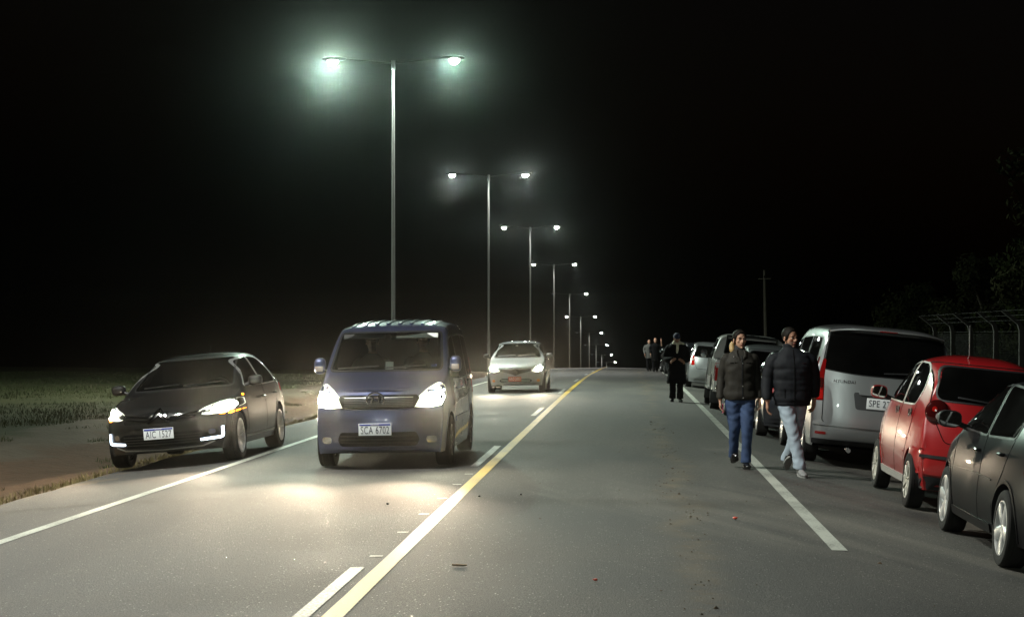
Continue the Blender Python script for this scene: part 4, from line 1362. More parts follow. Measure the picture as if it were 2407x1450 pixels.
    c.headlight("headlight", hp, inner=[(rpoly([(.52, .775), (.62, .750), (.755, .772), (.78, .87), (.755, .915), (.63, .90), (.55, .85)], .05), M['head_hot']), (rpoly([(.60, .925), (.775, .955), (.775, .925), (.62, .90)], .01), M['head_cool'])],
                beam=dict(power=1350, x=.64, z=.82, size=50, blend=1.0, down=2.4, toe=-6))
    for sg in (-1, 1):
        c.patch("fog_light", rpoly([(sg * .58, .32), (sg * .70, .32), (sg * .70, .40), (sg * .58, .40)], .035), 'front', M['reflector'], off=.006, step=.03)
    c.line("bumper_lip", [(-.74, .265), (-.4, .245), (.4, .245), (.74, .265)], 'front', .02, M['paint_blue'], off=.016, thick=.02)
    c.plate(-.03, .49, .40, .145, 'front', "SCA 6702", M['plate_white'], M['ink'])
    for sg in (-1, 1):
        c.line("wiper", [(-.60 if sg < 0 else .0, 1.20), (-.08 if sg < 0 else .50, 1.225)], 'front', .016, M['black_plastic'], off=.02, thick=.012)
    return c

HATCH = [(-1.83, .22, .20, 0), (-1.92, .28, .26, 0), (-1.96, .46, .30, 0), (-1.94, .62, .32, 0), (-1.86, .74, .30, .02), (-1.6, .85, .20, .04), (-1.2, .93, .08, .05), (-.98, .985, .06, .05), (-.6, 1.2, .1, .05), (-.22, 1.38, .1, .06), (.05, 1.435, .05, .06),
         (.5, 1.46, 0, .06), (1.1, 1.44, -.03, .06), (1.5, 1.39, -.05, .06), (1.66, 1.33, -.07, .05), (1.8, 1.12, -.12, .03), (1.88, .95, -.16, .02), (1.95, .75, -.18, 0), (1.97, .55, -.18, 0), (1.94, .36, -.16, 0), (1.86, .25, -.14, 0)]
def hatch(name, label, cat, x, y, rotz, roll, L, W, H, pm, ax, r, style, rim, group=None, cabin=True, seal=None, gl='glass_dark', pitch=0):
    k = L / 3.93; h = H / 1.46
    c = Car(name, label, cat, (x, y, gz(x, y) + 0.008), rotz, roll, group, pitch)
    c.axle_z = r; c.k = k; c.h = h
    prof = [(a * k, b * (h if b > .3 else 1), d, e) for (a, b, d, e) in HATCH]
    c.shell(prof, W, [(.15, .06), (.28, .028), (.43, .004), (.56, 0), (.70, .009), (.84 * h, .028), (.95 * h, .052), (1.0 * h, .07), (1.42 * h, .25), (1.6 * h, .34)], 0.20, pm, 0.18, 0.12)
    S = lambda pts: [(a * k, b * h) for a, b in pts]
    hw = W / 2
    ws = rpoly([(-hw + .17, .99 * h), (hw - .17, .99 * h), (hw - .31, 1.385 * h), (-hw + .31, 1.385 * h)], .05)
    rw = rpoly([(-hw + .20, .98 * h), (hw - .20, .98 * h), (hw - .30, 1.31 * h), (-hw + .30, 1.31 * h)], .06)
    w1 = rpoly(S([(-.78, .97), (-.22, 1.335), (.22, 1.37), (.28, .955)]), [.02, .1, .03, .03])
    w2 = rpoly(S([(.35, .955), (.30, 1.37), (.95, 1.345), (1.28, 1.20), (1.22, .98)]), [.03, .03, .1, .06, .04])
    c.w1, c.w2 = w1, w2
    op = [(ws, 'front', 0.1), (rw, 'rear', 1.0 * k)] + [(w, v, .33) for w in (w1, w2) for v in ('left', 'right')] if cabin else []
    c.cut(ax, r + .045, S([(-.80, .66), (-.80, .96), (-.35, 1.2), (-.05, 1.33), (.5, 1.375), (1.1, 1.35), (1.45, 1.28), (1.6, .98), (1.6, .6), (-.6, .5)]) if cabin else None, op)
    gm = M[gl] if cabin else M['glass_black']
    c.glazing("windshield", ws, 'front', M['glass'] if cabin else gm)
    c.rear_glass = c.glazing("rear_window", rw, 'rear', gm)
    for v in ('left', 'right'):
        for w in (w1, w2): c.glazing("window", w, v, gm, seal=.018, sealmat=seal)
        c.line("door_gap", S([(.315, .96), (.315, .24)]), v, .008, M['gap']); c.line("door_gap", S([(-.92, .92), (-.90, .5), (-.85, .24)]), v, .008, M['gap'])
        c.line("door_gap", S([(1.24, .97), (1.10, .70), (.86, .42), (.84, .24)]), v, .008, M['gap'])
    c.wheels(ax, r, .19, style, rim)
    if cabin: c.interior(-.62 * k, .95 * h, .22 * k, .40, .34)
    return c

# ---------------------------------------------------------------- white hatchback, oncoming farther back
def white_hatch():
    c = hatch("hatchback", "white hatchback driving towards the viewer behind the blue van, red number plate", "car", -3.15, 50.75, 0, -1.15, 3.81, 1.66, 1.43, M['paint_white'], (-1.22, 1.25), .29, ('cover', 'high', 8), M['hubcap'])
    g1 = c.patch("grille", rpoly([(-.44, .60), (-.12, .53), (0, .475), (.12, .53), (.44, .60), (.42, .66), (.10, .635), (0, .66), (-.10, .635), (-.42, .66)], .012), 'front', M['gap'], off=.006)
    p = c.proj('front', 0, .57, .0)
    e = MB()
    dpts = [(0, 0, .085), (.06, 0, 0), (0, 0, -.085), (-.06, 0, 0), (0, 0, .085)]
    e.tube(dpts, .014, 6, caps=False)
    e.build("emblem", M['chrome'], c.root, loc=(p.x, p.y - .02, p.z))
    lg = c.patch("lower_grille", rpoly([(-.40, .29), (.40, .29), (.46, .34), (.38, .40), (-.38, .40), (-.46, .34)], .03), 'front', M['gap'], off=.005)
    for zz in (.32, .355): c.line("grille_slat", [(-.4, zz), (.4, zz)], 'front', .014, M['trim_grey'], off=.014, thick=.012, parent=lg)
    hp = rpoly([(.43, .60), (.62, .565), (.74, .61), (.78, .72), (.70, .775), (.56, .735)], .025)
    c.headlight("headlight", hp, inner=[(rpoly([(.52, .615), (.62, .59), (.71, .625), (.745, .69), (.67, .735), (.58, .70)], .045), M['head_hot'])], beam=dict(power=650, x=.6, z=.66, size=46, blend=1.0, down=3.2, toe=2))
    for sg in (-1, 1):
        c.patch("fog_light", rpoly([(sg * .58, .30), (sg * .66, .30), (sg * .66, .37), (sg * .58, .37)], .03), 'front', M['amber_glass'], off=.006, step=.03)
        c.mirror(sg, -.70, .97, .17, .12, mt=M['paint_white'] if sg > 0 else M['black_plastic'])
    c.plate(-.02, .385, .36, .13, 'front', "ARO 3003", M['plate_red'], M['ink_white'], band=False)
    c.line("wiper", [(-.55, 1.0), (-.05, 1.02)], 'front', .016, M['black_plastic'], off=.02, thick=.012); c.line("wiper", [(.02, 1.0), (.5, 1.02)], 'front', .016, M['black_plastic'], off=.02, thick=.012)
    q = MB(); q.tube([(-.05, .0, 1.40), (-.05, .12, 1.66)], [.006, .003], 6); q.build("antenna", M['black_plastic'], c.root)
    q = MB(); q.box((-.05, -.19, 1.30), (.07, .015, .05), bevel=.006); q.build("rear_view_mirror", M['paper'], c.root)
    return c

# ---------------------------------------------------------------- silver passenger van parked, seen from behind
def big_van():
    x, y = 3.30, 26.45
    c = Car("passenger_van", "large silver passenger van parked on the right shoulder, seen from behind", "van", (x, y, gz(x, y) + 0.01), 180, -5.3)
    c.axle_z = .34
    prof = [(-2.40, .26, .12, 0), (-2.52, .32, .2, 0), (-2.56, .5, .26, 0), (-2.54, .75, .28, 0), (-2.46, .92, .26, .02), (-2.2, 1.06, .2, .04), (-1.85, 1.17, .1, .05), (-1.68, 1.24, .08, .04), (-1.25, 1.56, .12, .04), (-.95, 1.77, .12, .05), (-.65, 1.88, .08, .06), (-.2, 1.935, .03, .07),
            (.6, 1.955, 0, .07), (1.5, 1.945, 0, .07), (2.15, 1.915, -.03, .06), (2.34, 1.86, -.06, .05), (2.40, 1.78, -.07, .035), (2.44, 1.55, -.08, .015), (2.49, 1.25, -.10, 0), (2.53, .95, -.12, 0), (2.555, .74, -.13, 0), (2.565, .55, -.14, 0), (2.54, .40, -.13, 0), (2.46, .31, -.1, 0)]
    c.shell(prof, 1.92, [(.2, .05), (.35, .015), (.6, 0), (1.0, 0), (1.2, .02), (1.8, .15), (2.0, .21)], 0.27, M['paint_silver'], .14, .04, pz=4.5, py=4.0, edge_c=.035, edge_r=.1)
    ax = (-1.68, 1.52)
    rw = rpoly([(-.815, 1.31), (-.4, 1.265), (.4, 1.265), (.815, 1.31), (.755, 1.815), (-.755, 1.815)], [.04, .2, .2, .04, .07, .07])
    ws = rpoly([(-.76, 1.25), (.76, 1.25), (.68, 1.80), (-.68, 1.80)], .05)
    w1 = rpoly([(-1.5, 1.14), (-.85, 1.66), (-.42, 1.72), (-.38, 1.13)], [.03, .12, .04, .04])
    w2 = rpoly([(-.30, 1.13), (-.33, 1.72), (.85, 1.74), (.90, 1.13)], .05)
    w3 = rpoly([(.98, 1.13), (.95, 1.74), (2.02, 1.72), (2.20, 1.16)], .06)
    c.cut(ax, .39, [(-1.5, .8), (-1.5, 1.2), (-.95, 1.66), (-.65, 1.79), (.5, 1.87), (1.8, 1.86), (2.2, 1.80), (2.3, 1.3), (2.34, .8), (-1.3, .6)],
          [(rw, 'rear', 1.9), (ws, 'front', -.6)] + [(w, v, .32) for w in (w1, w2, w3) for v in ('left', 'right')])
    c.glazing("rear_window", rw, 'rear', M['glass_tint'], seal=.012); c.glazing("windshield", ws, 'front', M['glass'])
    for v in ('left', 'right'):
        for w in (w1, w2, w3): c.glazing("window", w, v, M['glass_tint'], seal=.018)
        c.line("door_gap", [(-.34, 1.78), (-.34, .34)], v, .009, M['gap']); c.line("door_gap", [(.94, 1.78), (.94, .34)], v, .009, M['gap'])
        c.line("sliding_door_rail", [(.96, 1.03), (2.2, 1.03)], v, .022, M['gap'])
        c.patch("side_moulding", rpoly([(-1.2, .56), (1.05, .56), (1.05, .64), (-1.2, .64)], .02), v, M['paint_silver'], off=.014, thick=.02)
        c.line("sill_trim", [(-1.2, .33), (1.08, .33)], v, .035, M['trim_grey'], off=.01, thick=.02)
        # tall lamp wrapping the rear corner
        tl = c.patch("tail_light", rpoly([(2.25, .90), (2.375, .88), (2.36, 1.2), (2.31, 1.46), (2.26, 1.46)], .03), v, M['tail_red'], off=.008)
    for sg in (-1, 1):
        pl = rpoly([(.785, .88), (.895, .88), (.885, 1.15), (.825, 1.44), (.785, 1.44), (.80, 1.15)], .025)
        tl = c.patch("tail_light", pl if sg > 0 else mirror_x(pl), 'rear', M['tail_red'], off=.006, thick=.02)
        p2 = rpoly([(.805, 1.05), (.885, 1.05), (.875, 1.18), (.805, 1.18)], .02)
        c.patch("reversing_lamp", p2 if sg > 0 else mirror_x(p2), 'rear', M['tail_dark'], off=.011, thick=.008, parent=tl)
        p3 = rpoly([(.795, .90), (.885, .90), (.885, 1.02), (.80, 1.02)], .02)
        c.patch("brake_lamp", p3 if sg > 0 else mirror_x(p3), 'rear', M['tail_red_bright'], off=.011, thick=.008, parent=tl)
        c.mirror(sg, -1.3, 1.22, .17, .23, mt=M['black_plastic'])
    # tailgate outline, recess, bumper
    c.ring("tailgate_gap", rpoly([(-.79, .60), (-.70, .575), (.70, .575), (.79, .60), (.80, 1.1), (.83, 1.40), (.765, 1.85), (-.765, 1.85), (-.83, 1.40), (-.80, 1.1)], .06), 'rear', .010, M['gap'], off=.003, thick=.006)
    rec = c.patch("plate_recess", rpoly([(-.36, .80), (.36, .80), (.40, 1.03), (-.40, 1.03)], .04), 'rear', M['alloy_dark'], off=.003)
    c.patch("tailgate_handle", rpoly([(-.33, 1.0), (.33, 1.0), (.33, 1.05), (-.33, 1.05)], .02), 'rear', M['paint_silver'], off=.028, thick=.04)
    c.plate(0, .895, .44, .145, 'rear', "SPE 2734", M['plate_white'], M['ink'], band=False)
    c.badge("HYUNDAI", .53, 1.155, .062, 'rear', M['chrome_dark'])
    c.badge("H-1", -.56, 1.155, .062, 'rear', M['chrome_dark'])
    c.patch("bumper_step", rpoly([(-.90, .60), (.90, .60), (.90, .555), (-.90, .555)], .015), 'rear', M['paint_silver'], off=.02, thick=.03)
    c.patch("bumper_lower", rpoly([(-.90, .30), (.90, .30), (.90, .37), (-.90, .37)], .02), 'rear', M['black_plastic'], off=.01, thick=.02)
    for sg in (-1, 1): c.patch("bumper_reflector", rpoly([(sg * .72, .43), (sg * .86, .43), (sg * .86, .465), (sg * .72, .465)], .01), 'rear', M['tail_red'], off=.008, step=.04)
    c.line("rear_wiper", [(-.42, 1.33), (.02, 1.30)], 'rear', .018, M['black_plastic'], off=.022, thick=.014)
    sp = MB()
    rings = []
    for k in range(13):
        xx = -.76 + 1.52 * k / 12; e = abs(xx / .76) ** 4
        rings.append([Vector((xx, 2.25 - .04 * e, 1.895 - .04 * e)), Vector((xx, 2.47 - .10 * e, 1.885 - .05 * e)), Vector((xx, 2.47 - .10 * e, 1.865 - .05 * e)), Vector((xx, 2.36 - .05 * e, 1.835 - .04 * e))])
    sp.loft(rings); so = sp.build("roof_spoiler", M['paint_silver'], c.root); fix_normals(so.data); finish(so.data, True, 40)
    q = MB(); q.box((0, 2.475, 1.868), (.24, .012, .014), bevel=.004); q.build("high_brake_lamp", M['tail_red'], so)
    c.interior(-1.35, 1.15, -.45, .7, .4)
    for rowy in (.55, 1.45):
        for xx in (-.5, 0, .5):
            q = MB(); q.box((0, 0, .33), (.44, .13, .66), rot=(R(12), 0, 0), taper=(.85, .7), bevel=.05); s_ = q.build("seat", M['seat'], c.root, loc=(xx, rowy, .75))
            h = MB(); h.box((0, .1, .72), (.24, .08, .15), rot=(R(10), 0, 0), bevel=.04); h.build("headrest", M['seat'], s_)
    c.wheels(ax, .34, .215, ('spoke', 'mid', 10), M['alloy'])
    arches(c, ax, .395, M['paint_silver'])
    q = MB(); q.tube([(.4, 2.3, .26), (.4, 2.52, .24)], .03, 10); q.build("exhaust", M['trim_grey'], c.root)
    c.handle(-.5, 1.0, M['paint_silver'], .2); c.handle(-.2, 1.0, M['paint_silver'], .2)
    return c

# ---------------------------------------------------------------- small red car with round tail lamps
def red_car():
    x, y = 3.60, 19.90
    c = Car("small_car", "small red car with round tail lamps parked behind the silver van", "car", (x, y, gz(x, y) + 0.01), 180, -5.6)
    c.axle_z = .275; c.root.scale = (1, 1, 1.05)
    prof = [(-1.66, .24, .16, 0), (-1.74, .32, .24, 0), (-1.77, .48, .28, 0), (-1.74, .66, .30, 0), (-1.66, .78, .28, .02), (-1.45, .90, .18, .04), (-1.2, .98, .1, .05), (-1.02, 1.04, .08, .05), (-.68, 1.27, .1, .05), (-.35, 1.45, .1, .06), (-.1, 1.52, .05, .07),
            (.35, 1.56, 0, .08), (.85, 1.545, -.03, .09), (1.22, 1.49, -.06, .09), (1.42, 1.41, -.09, .08), (1.53, 1.26, -.13, .05), (1.61, 1.06, -.17, .03), (1.68, .88, -.19, .01), (1.74, .72, -.20, 0), (1.77, .52, -.20, 0), (1.75, .36, -.18, 0), (1.68, .26, -.15, 0)]
    c.shell(prof, 1.52, [(.15, .065), (.28, .034), (.44, .005), (.60, .0), (.76, .010), (.92, .034), (1.05, .068), (1.5, .225), (1.7, .31)], .215, M['paint_red'], .20, .17, pz=3.0, edge_r=.12, edge_c=.035)
    ax = (-1.17, 1.17)
    rw = rpoly([(-.57, 1.10), (.57, 1.10), (.50, 1.43), (-.50, 1.43)], [.10, .10, .09, .09])
    ws = rpoly([(-.60, 1.07), (.60, 1.07), (.49, 1.47), (-.49, 1.47)], .06)
    w1 = rpoly([(-.95, 1.03), (-.72, 1.16), (-.36, 1.36), (-.02, 1.435), (.16, 1.45), (.20, 1.02)], [.02, .05, .1, .1, .03, .03])
    w2 = rpoly([(.28, 1.02), (.24, 1.45), (.70, 1.44), (.98, 1.36), (1.06, 1.20), (.94, 1.03)], [.03, .03, .12, .1, .1, .06])
    c.cut(ax, .325, [(-.85, .7), (-.85, 1.02), (-.4, 1.28), (-.1, 1.41), (.4, 1.46), (.9, 1.44), (1.25, 1.36), (1.42, 1.05), (1.42, .6), (-.7, .5)],
          [(ws, 'front', 0), (rw, 'rear', .95)] + [(w, v, .31) for w in (w1, w2) for v in ('left', 'right')])
    c.glazing("rear_window", rw, 'rear', M['glass'], seal=.016); c.glazing("windshield", ws, 'front', M['glass'])
    for v in ('left', 'right'):
        for w in (w1, w2): c.glazing("window", w, v, M['glass'], seal=.016, sealmat=M['trim_light'])
        c.line("door_gap", [(.24, 1.48), (.24, .28)], v, .008, M['gap']); c.line("door_gap", [(-1.0, 1.0), (-.92, .6), (-.88, .28)], v, .008, M['gap'])
        c.line("door_gap", [(1.0, 1.02), (.98, .8), (.84, .5), (.80, .28)], v, .008, M['gap'])
        c.patch("sill_cover", rpoly([(-.86, .225), (.82, .225), (.82, .30), (-.86, .30)], .02), v, M['trim_light'], off=.012, thick=.02)
        c.line("side_crease", [(-.9, .52), (.8, .53)], v, .012, M['paint_red'], off=.008, thick=.012)
        for yy in (.08, .86):
            p = c.proj(v, yy, .93, 0.0); sg = 1 if v == 'right' else -1
            q = MB(); q.lathe([(0, .0), (0, .05), (.006, .052), (.006, .0)], 'x', 16); q.lathe([(.004, .0), (.018, .02), (.018, 0)], 'x', 10)
            o = q.build("door_handle", M['black_plastic'], c.root, loc=p); o.rotation_euler = (0, 0, 0 if sg > 0 else math.pi)
            q = MB(); q.box((.022, 0, 0), (.016, .03, .08), bevel=.006); q.build("handle_lever", M['chrome'], o)
    for sg in (-1, 1):
        p = c.proj('rear', sg * .52, .98, .0); p = Vector((sg * .555, p.y, .98))
        t = MB(); t.lathe([(-.03, 0.0), (-.03, .125), (.012, .122), (.03, .10), (.038, .05), (.04, 0)], 'y', 28)
        o = t.build("tail_light", M['tail_dark'], c.root, loc=(p.x, p.y, p.z)); o.rotation_euler = (R(10), 0, R(-18 * sg)); fix_normals(o.data); finish(o.data, True, 50)
        t = MB(); t.lathe([(.036, .0), (.036, .036), (.044, .032), (.047, 0)], 'y', 18, (sg * -.03, 0, -.045)); t.build("reversing_lamp", M['tail_white'], o)
        t = MB(); t.lathe([(.036, 0), (.036, .03), (.044, .026), (.046, 0)], 'y', 14, (sg * .02, 0, .02)); t.build("brake_lamp", M['tail_red_bright'], o)
        c.mirror(sg, -.80, 1.03, .19, .15, mt=M['paint_red'], glassmat=M['mirror'])
        c.patch("bumper_lamp", rpoly([(sg * .50, .40), (sg * .60, .40), (sg * .60, .47), (sg * .50, .47)], .03), 'rear', M['tail_dark'], off=.008, step=.03)
    c.ring("tailgate_gap", rpoly([(-.48, .68), (.48, .68), (.63, 1.02), (.54, 1.47), (-.54, 1.47), (-.63, 1.02)], .06), 'rear', .008, M['gap'], off=.003, thick=.006)
    c.patch("rear_bumper", rpoly([(-.73, .37), (.73, .37), (.73, .62), (-.73, .62)], .05), 'rear', M['paint_red'], off=.02, thick=.03)
    c.line("bumper_strip", [(-.68, .53), (.68, .53)], 'rear', .03, M['black_plastic'], off=.03, thick=.02)
    c.patch("rear_valance", rpoly([(-.72, .225), (.72, .225), (.72, .35), (-.72, .35)], .03), 'rear', M['black_plastic'], off=.012, thick=.02)
    c.plate(0, .80, .42, .14, 'rear', "SBK 4187", M['plate_white'], M['ink'], band=False)
    c.line("rear_wiper", [(-.02, 1.10), (.36, 1.13)], 'rear', .016, M['black_plastic'], off=.022, thick=.014)
    q = MB(); q.tube([(.18, .92, 1.53), (.19, 1.02, 1.56), (.22, 1.05, 1.86)], [.012, .006, .003], 6); q.build("antenna", M['trim_grey'], c.root)
    c.interior(-.78, 1.0, -.05, .45, .32)
    q = MB(); q.box((0, 0, .3), (1.05, .14, .58), rot=(R(-14), 0, 0), bevel=.05); q.build("rear_seat", M['seat'], c.root, loc=(0, .95, .48))
    c.wheels(ax, .275, .165, ('cover', 'mid', 9), M['hubcap'], track_in=.012)
    arches(c, ax, .322, M['paint_red'], .022)
    return c

# ---------------------------------------------------------------- black car cut by the right edge
def black_car():
    x, y = 3.67, 15.32
    c = hatch("black_car", "glossy black car with silver five-spoke wheels parked at the right edge of the picture", "car", x, y, 180, -5.6, 3.95, 1.66, 1.50, M['paint_black'], (-1.25, 1.25), .30, ('wide', 'low', 5), M['alloy'], seal=M['black_plastic'], gl='glass')
    for sg in (-1, 1): c.mirror(sg, -.72, 1.0, .21, .155, mt=M['black_plastic'], glassmat=M['mirror'])
    c.handle(.12, .84, M['paint_black']); c.handle(1.0, .86, M['paint_black'])
    for v in ('left', 'right'):
        c.line("side_crease", [(-.9, .62), (0, .64), (.8, .63)], v, .012, M['paint_black'], off=.008, thick=.012)
        c.patch("sill_cover", rpoly([(-.86, .215), (.82, .215), (.82, .285), (-.86, .285)], .02), v, M['paint_black'], off=.016, thick=.02)
    rear_kit(c, False, "SCB 2290", extras=False)
    arches(c, (-1.25, 1.25), .348, M['paint_black'], .028)
    return c

def rear_kit(c, bright=True, plate=None, extras=True):
    """tail lamps, bumper, tailgate lines of a parked hatchback"""
    hw = c.W / 2; h = c.h
    for sg in (-1, 1):
        pl = rpoly([(hw - .24, .72 * h), (hw - .13, .70 * h), (hw - .16, 1.0 * h), (hw - .21, 1.0 * h)], .025)
        t = c.patch("tail_light", pl if sg > 0 else mirror_x(pl), 'rear', M['tail_red_bright'] if bright else M['tail_red'], off=.008, thick=.02)
        p2 = rpoly([(hw - .205, .85 * h), (hw - .155, .85 * h), (hw - .165, .92 * h), (hw - .20, .92 * h)], .015)
        c.patch("reversing_lamp", p2 if sg > 0 else mirror_x(p2), 'rear', M['tail_white'], off=.014, thick=.008, parent=t)
        if extras: c.mirror(sg, -.72 * c.k, .98 * h, .19, .14)
    for v in ('left', 'right'):
        c.patch("tail_light", rpoly([(1.66 * c.k, .74 * h), (1.755 * c.k, .71 * h), (1.735 * c.k, .98 * h), (1.69 * c.k, .98 * h)], .025), v, M['tail_red_bright'] if bright else M['tail_red'], off=.006)
    c.ring("tailgate_gap", rpoly([(-hw + .3, .60 * h), (hw - .3, .60 * h), (hw - .22, .95 * h), (hw - .26, 1.36 * h), (-hw + .26, 1.36 * h), (-hw + .22, .95 * h)], .05), 'rear', .008, M['gap'], off=.003, thick=.006)
    c.patch("rear_bumper", rpoly([(-hw + .1, .33), (hw - .1, .33), (hw - .1, .57 * h), (-hw + .1, .57 * h)], .05), 'rear', c.paint, off=.02, thick=.03)
    if plate: c.plate(0, .72 * h, .42, .14, 'rear', plate, M['plate_white'], M['ink'], band=False)
    if extras:
        c.handle(.12 * c.k, .84 * h, c.paint); c.handle(1.0 * c.k, .86 * h, c.paint)

# ---------------------------------------------------------------- silver pickup
def pickup():
    x, y = 2.67, 41.75
    c = Car("pickup_truck", "silver double-cab pickup truck parked behind the walking woman, red tail lamp showing", "pickup", (x, y, gz(x, y) + 0.01), 180, -5.0)
    c.axle_z = .36
    prof = [(-2.40, .34, .12, 0), (-2.5, .42, .2, 0), (-2.52, .62, .24, 0), (-2.49, .84, .26, 0), (-2.38, .98, .22, .03), (-2.0, 1.06, .14, .04), (-1.5, 1.12, .06, .05), (-1.32, 1.18, .06, .05), (-.95, 1.46, .1, .05), (-.68, 1.64, .1, .06), (-.4, 1.715, .04, .07),
            (.1, 1.74, 0, .07), (.62, 1.715, -.02, .07), (.78, 1.66, -.03, .06), (.90, 1.42, -.02, .05), (.96, 1.20, -.01, .03), (1.02, 1.145, 0, .012), (1.2, 1.14, 0, .01), (2.3, 1.14, 0, .01), (2.42, 1.135, -.02, .01), (2.46, 1.09, -.03, .005), (2.47, .85, -.03, 0), (2.47, .6, -.03, 0), (2.45, .52, -.03, 0)]
    c.shell(prof, 1.77, [(.3, .05), (.45, .01), (.65, 0), (1.0, 0), (1.14, .012), (1.22, .03), (1.68, .18), (1.85, .25)], .42, M['paint_pickup'], .12, .02, pz=6, py=5)
    ax = (-1.55, 1.42)
    ws = rpoly([(-.70, 1.20), (.70, 1.20), (.60, 1.65), (-.60, 1.65)], .05)
    rw = rpoly([(-.62, 1.26), (.62, 1.26), (.56, 1.60), (-.56, 1.60)], .06)
    w1 = rpoly([(-1.15, 1.14), (-.62, 1.55), (-.25, 1.60), (-.22, 1.13)], [.03, .12, .03, .03])
    w2 = rpoly([(-.15, 1.13), (-.18, 1.60), (.5, 1.59), (.70, 1.30), (.72, 1.13)], [.03, .03, .08, .08, .03])
    b = MB(); b.cur = 1; b.box((0, 1.70, 1.0), (1.54, 1.36, .62))
    bed = b.build("cutter", None, c.root, mats=[M['interior'], M['interior']], smooth=False)
    c.cut(ax, .42, [(-1.1, .8), (-1.1, 1.15), (-.68, 1.50), (-.4, 1.62), (.1, 1.66), (.6, 1.63), (.75, 1.3), (.78, .8), (-.9, .7)],
          [(ws, 'front', -.4), (rw, 'rear', .3)] + [(w, v, .33) for w in (w1, w2) for v in ('left', 'right')])
    bpy.context.view_layer.update(); boolean_cut(c.body, [bed])
    c.glazing("windshield", ws, 'front', M['glass'])
    # rear glass: the ray passes over the bed onto the cab's back
    c.glazing("rear_window", rw, 'rear', M['glass_dark'], seal=.018)
    for v in ('left', 'right'):
        for w in (w1, w2): c.glazing("window", w, v, M['glass_dark'], seal=.018)
        c.line("door_gap", [(-.185, 1.66), (-.185, .46)], v, .009, M['gap']); c.line("door_gap", [(.80, 1.2), (.80, .46)], v, .009, M['gap']); c.line("door_gap", [(-1.24, 1.08), (-1.1, .7), (-1.08, .46)], v, .009, M['gap'])
        c.line("bed_gap", [(.955, 1.15), (.955, .46)], v, .02, M['gap'])
        c.line("bed_rail", [(1.0, 1.115), (2.42, 1.115)], v, .03, M['black_plastic'], off=.012, thick=.02)
        c.patch("side_step", rpoly([(-1.05, .43), (.9, .43), (.9, .48), (-1.05, .48)], .02), v, M['trim_grey'], off=.05, thick=.08)
        c.patch("tail_light", rpoly([(2.36, .66), (2.46, .66), (2.46, 1.06), (2.36, 1.06)], .015), v, M['tail_red_bright'], off=.006)
    for sg in (-1, 1):
        pl = rpoly([(.715, .66), (.86, .66), (.86, 1.06), (.715, 1.06)], .02)
        t = c.patch("tail_light", pl if sg > 0 else mirror_x(pl), 'rear', M['tail_red_bright'], off=.006, thick=.02)
        p2 = rpoly([(.725, .95), (.85, .95), (.85, 1.05), (.725, 1.05)], .01)
        c.patch("indicator_lamp", p2 if sg > 0 else mirror_x(p2), 'rear', M['tail_white'], off=.011, thick=.008, parent=t)
        c.mirror(sg, -.98, 1.17, .16, .19, mt=M['chrome'])
    c.ring("tailgate_gap", rpoly([(-.70, .62), (.70, .62), (.70, 1.125), (-.70, 1.125)], .02), 'rear', .010, M['gap'], off=.003, thick=.006)
    c.patch("tailgate_handle", rpoly([(-.1, .93), (.1, .93), (.1, 1.0), (-.1, 1.0)], .02), 'rear', M['black_plastic'], off=.01)
    q = MB(); q.box((0, 2.55, .52), (1.66, .14, .15), bevel=.04); q.box((0, 2.55, .60), (.7, .12, .03), bevel=.01); q.build("rear_bumper", M['chrome'], c.root)
    c.plate(0, .82, .42, .14, 'rear', "SAH 5316", M['plate_white'], M['ink'], band=False)
    c.interior(-.95, 1.12, -.2, .66, .38)
    c.wheels(ax, .36, .24, ('wide', 'high', 6), M['alloy'])
    arches(c, ax, .425, M['black_plastic'], .05)
    for yy in ax:
        for sg in (-1, 1):
            q = MB(); q.box((sg * .78, yy + .46, .30), (.24, .012, .30), bevel=.004); q.build("mud_flap", M['black_plastic'], c.root)
    q = MB(); q.tube([(-.6, .86, 1.18), (-.56, .88, 1.68), (0, .88, 1.70), (.56, .88, 1.68), (.6, .86, 1.18)], .03, 10); q.build("roll_bar", M['chrome'], c.root)
    return c

M['paint_pickup'] = paint("pale_silver_paint", (0.60, 0.60, 0.57), metal=0.0, rough=0.4)
M['amber_glass'] = mat("amber_glass", (0.45, 0.16, 0.03), 0.2, coat=1.0)
M['trim_light'] = mat("trim_light", (0.42, 0.41, 0.38), 0.4, metal=0.3, var=0.15, vscale=9)
M['chrome_dark'] = mat("chrome_dark", (0.12, 0.12, 0.12), 0.25, metal=0.9)
M['glass_tint'] = glass("glass_tint", 0.06)
sedan(); minivan(); white_hatch(); big_van(); red_car(); black_car(); pickup()

# ---------------------------------------------------------------- the rest of the parked row
SP = ('spoke', 'mid', 8)
GR = "cars parked along the right shoulder"
def parked(name, label, x, y, L, W, H, pm, cabin, plate, bright=True, roll=-5.2):
    rear_axle = .32 * L; r = .30
    c = hatch(name, label, "car", x + shift(y), y + L / 2, 180, roll, L, W, H, pm, (-.31 * L, .32 * L), r, SP, M['alloy'], GR, cabin)
    rear_kit(c, bright, plate)
    arches(c, (-.31 * L, .32 * L), r + .048, pm, .022)
    return c
parked("parked_car", "dark parked car half hidden behind the walking man, ahead of the silver passenger van", 2.96, 29.75, 3.9, 1.68, 1.50, M['paint_dark'], True, "SCT 1145")
parked("parked_car", "white parked car hidden behind the walking woman, its roof beside her head", 2.76, 34.35, 3.7, 1.64, 1.56, M['paint_white'], True, "SBN 3380")
parked("parked_car", "silver hatchback parked ahead of the pickup, beside the man in the long black coat", 2.62, 57.0, 4.0, 1.70, 1.52, M['paint_silver'], True, "SDA 7026")
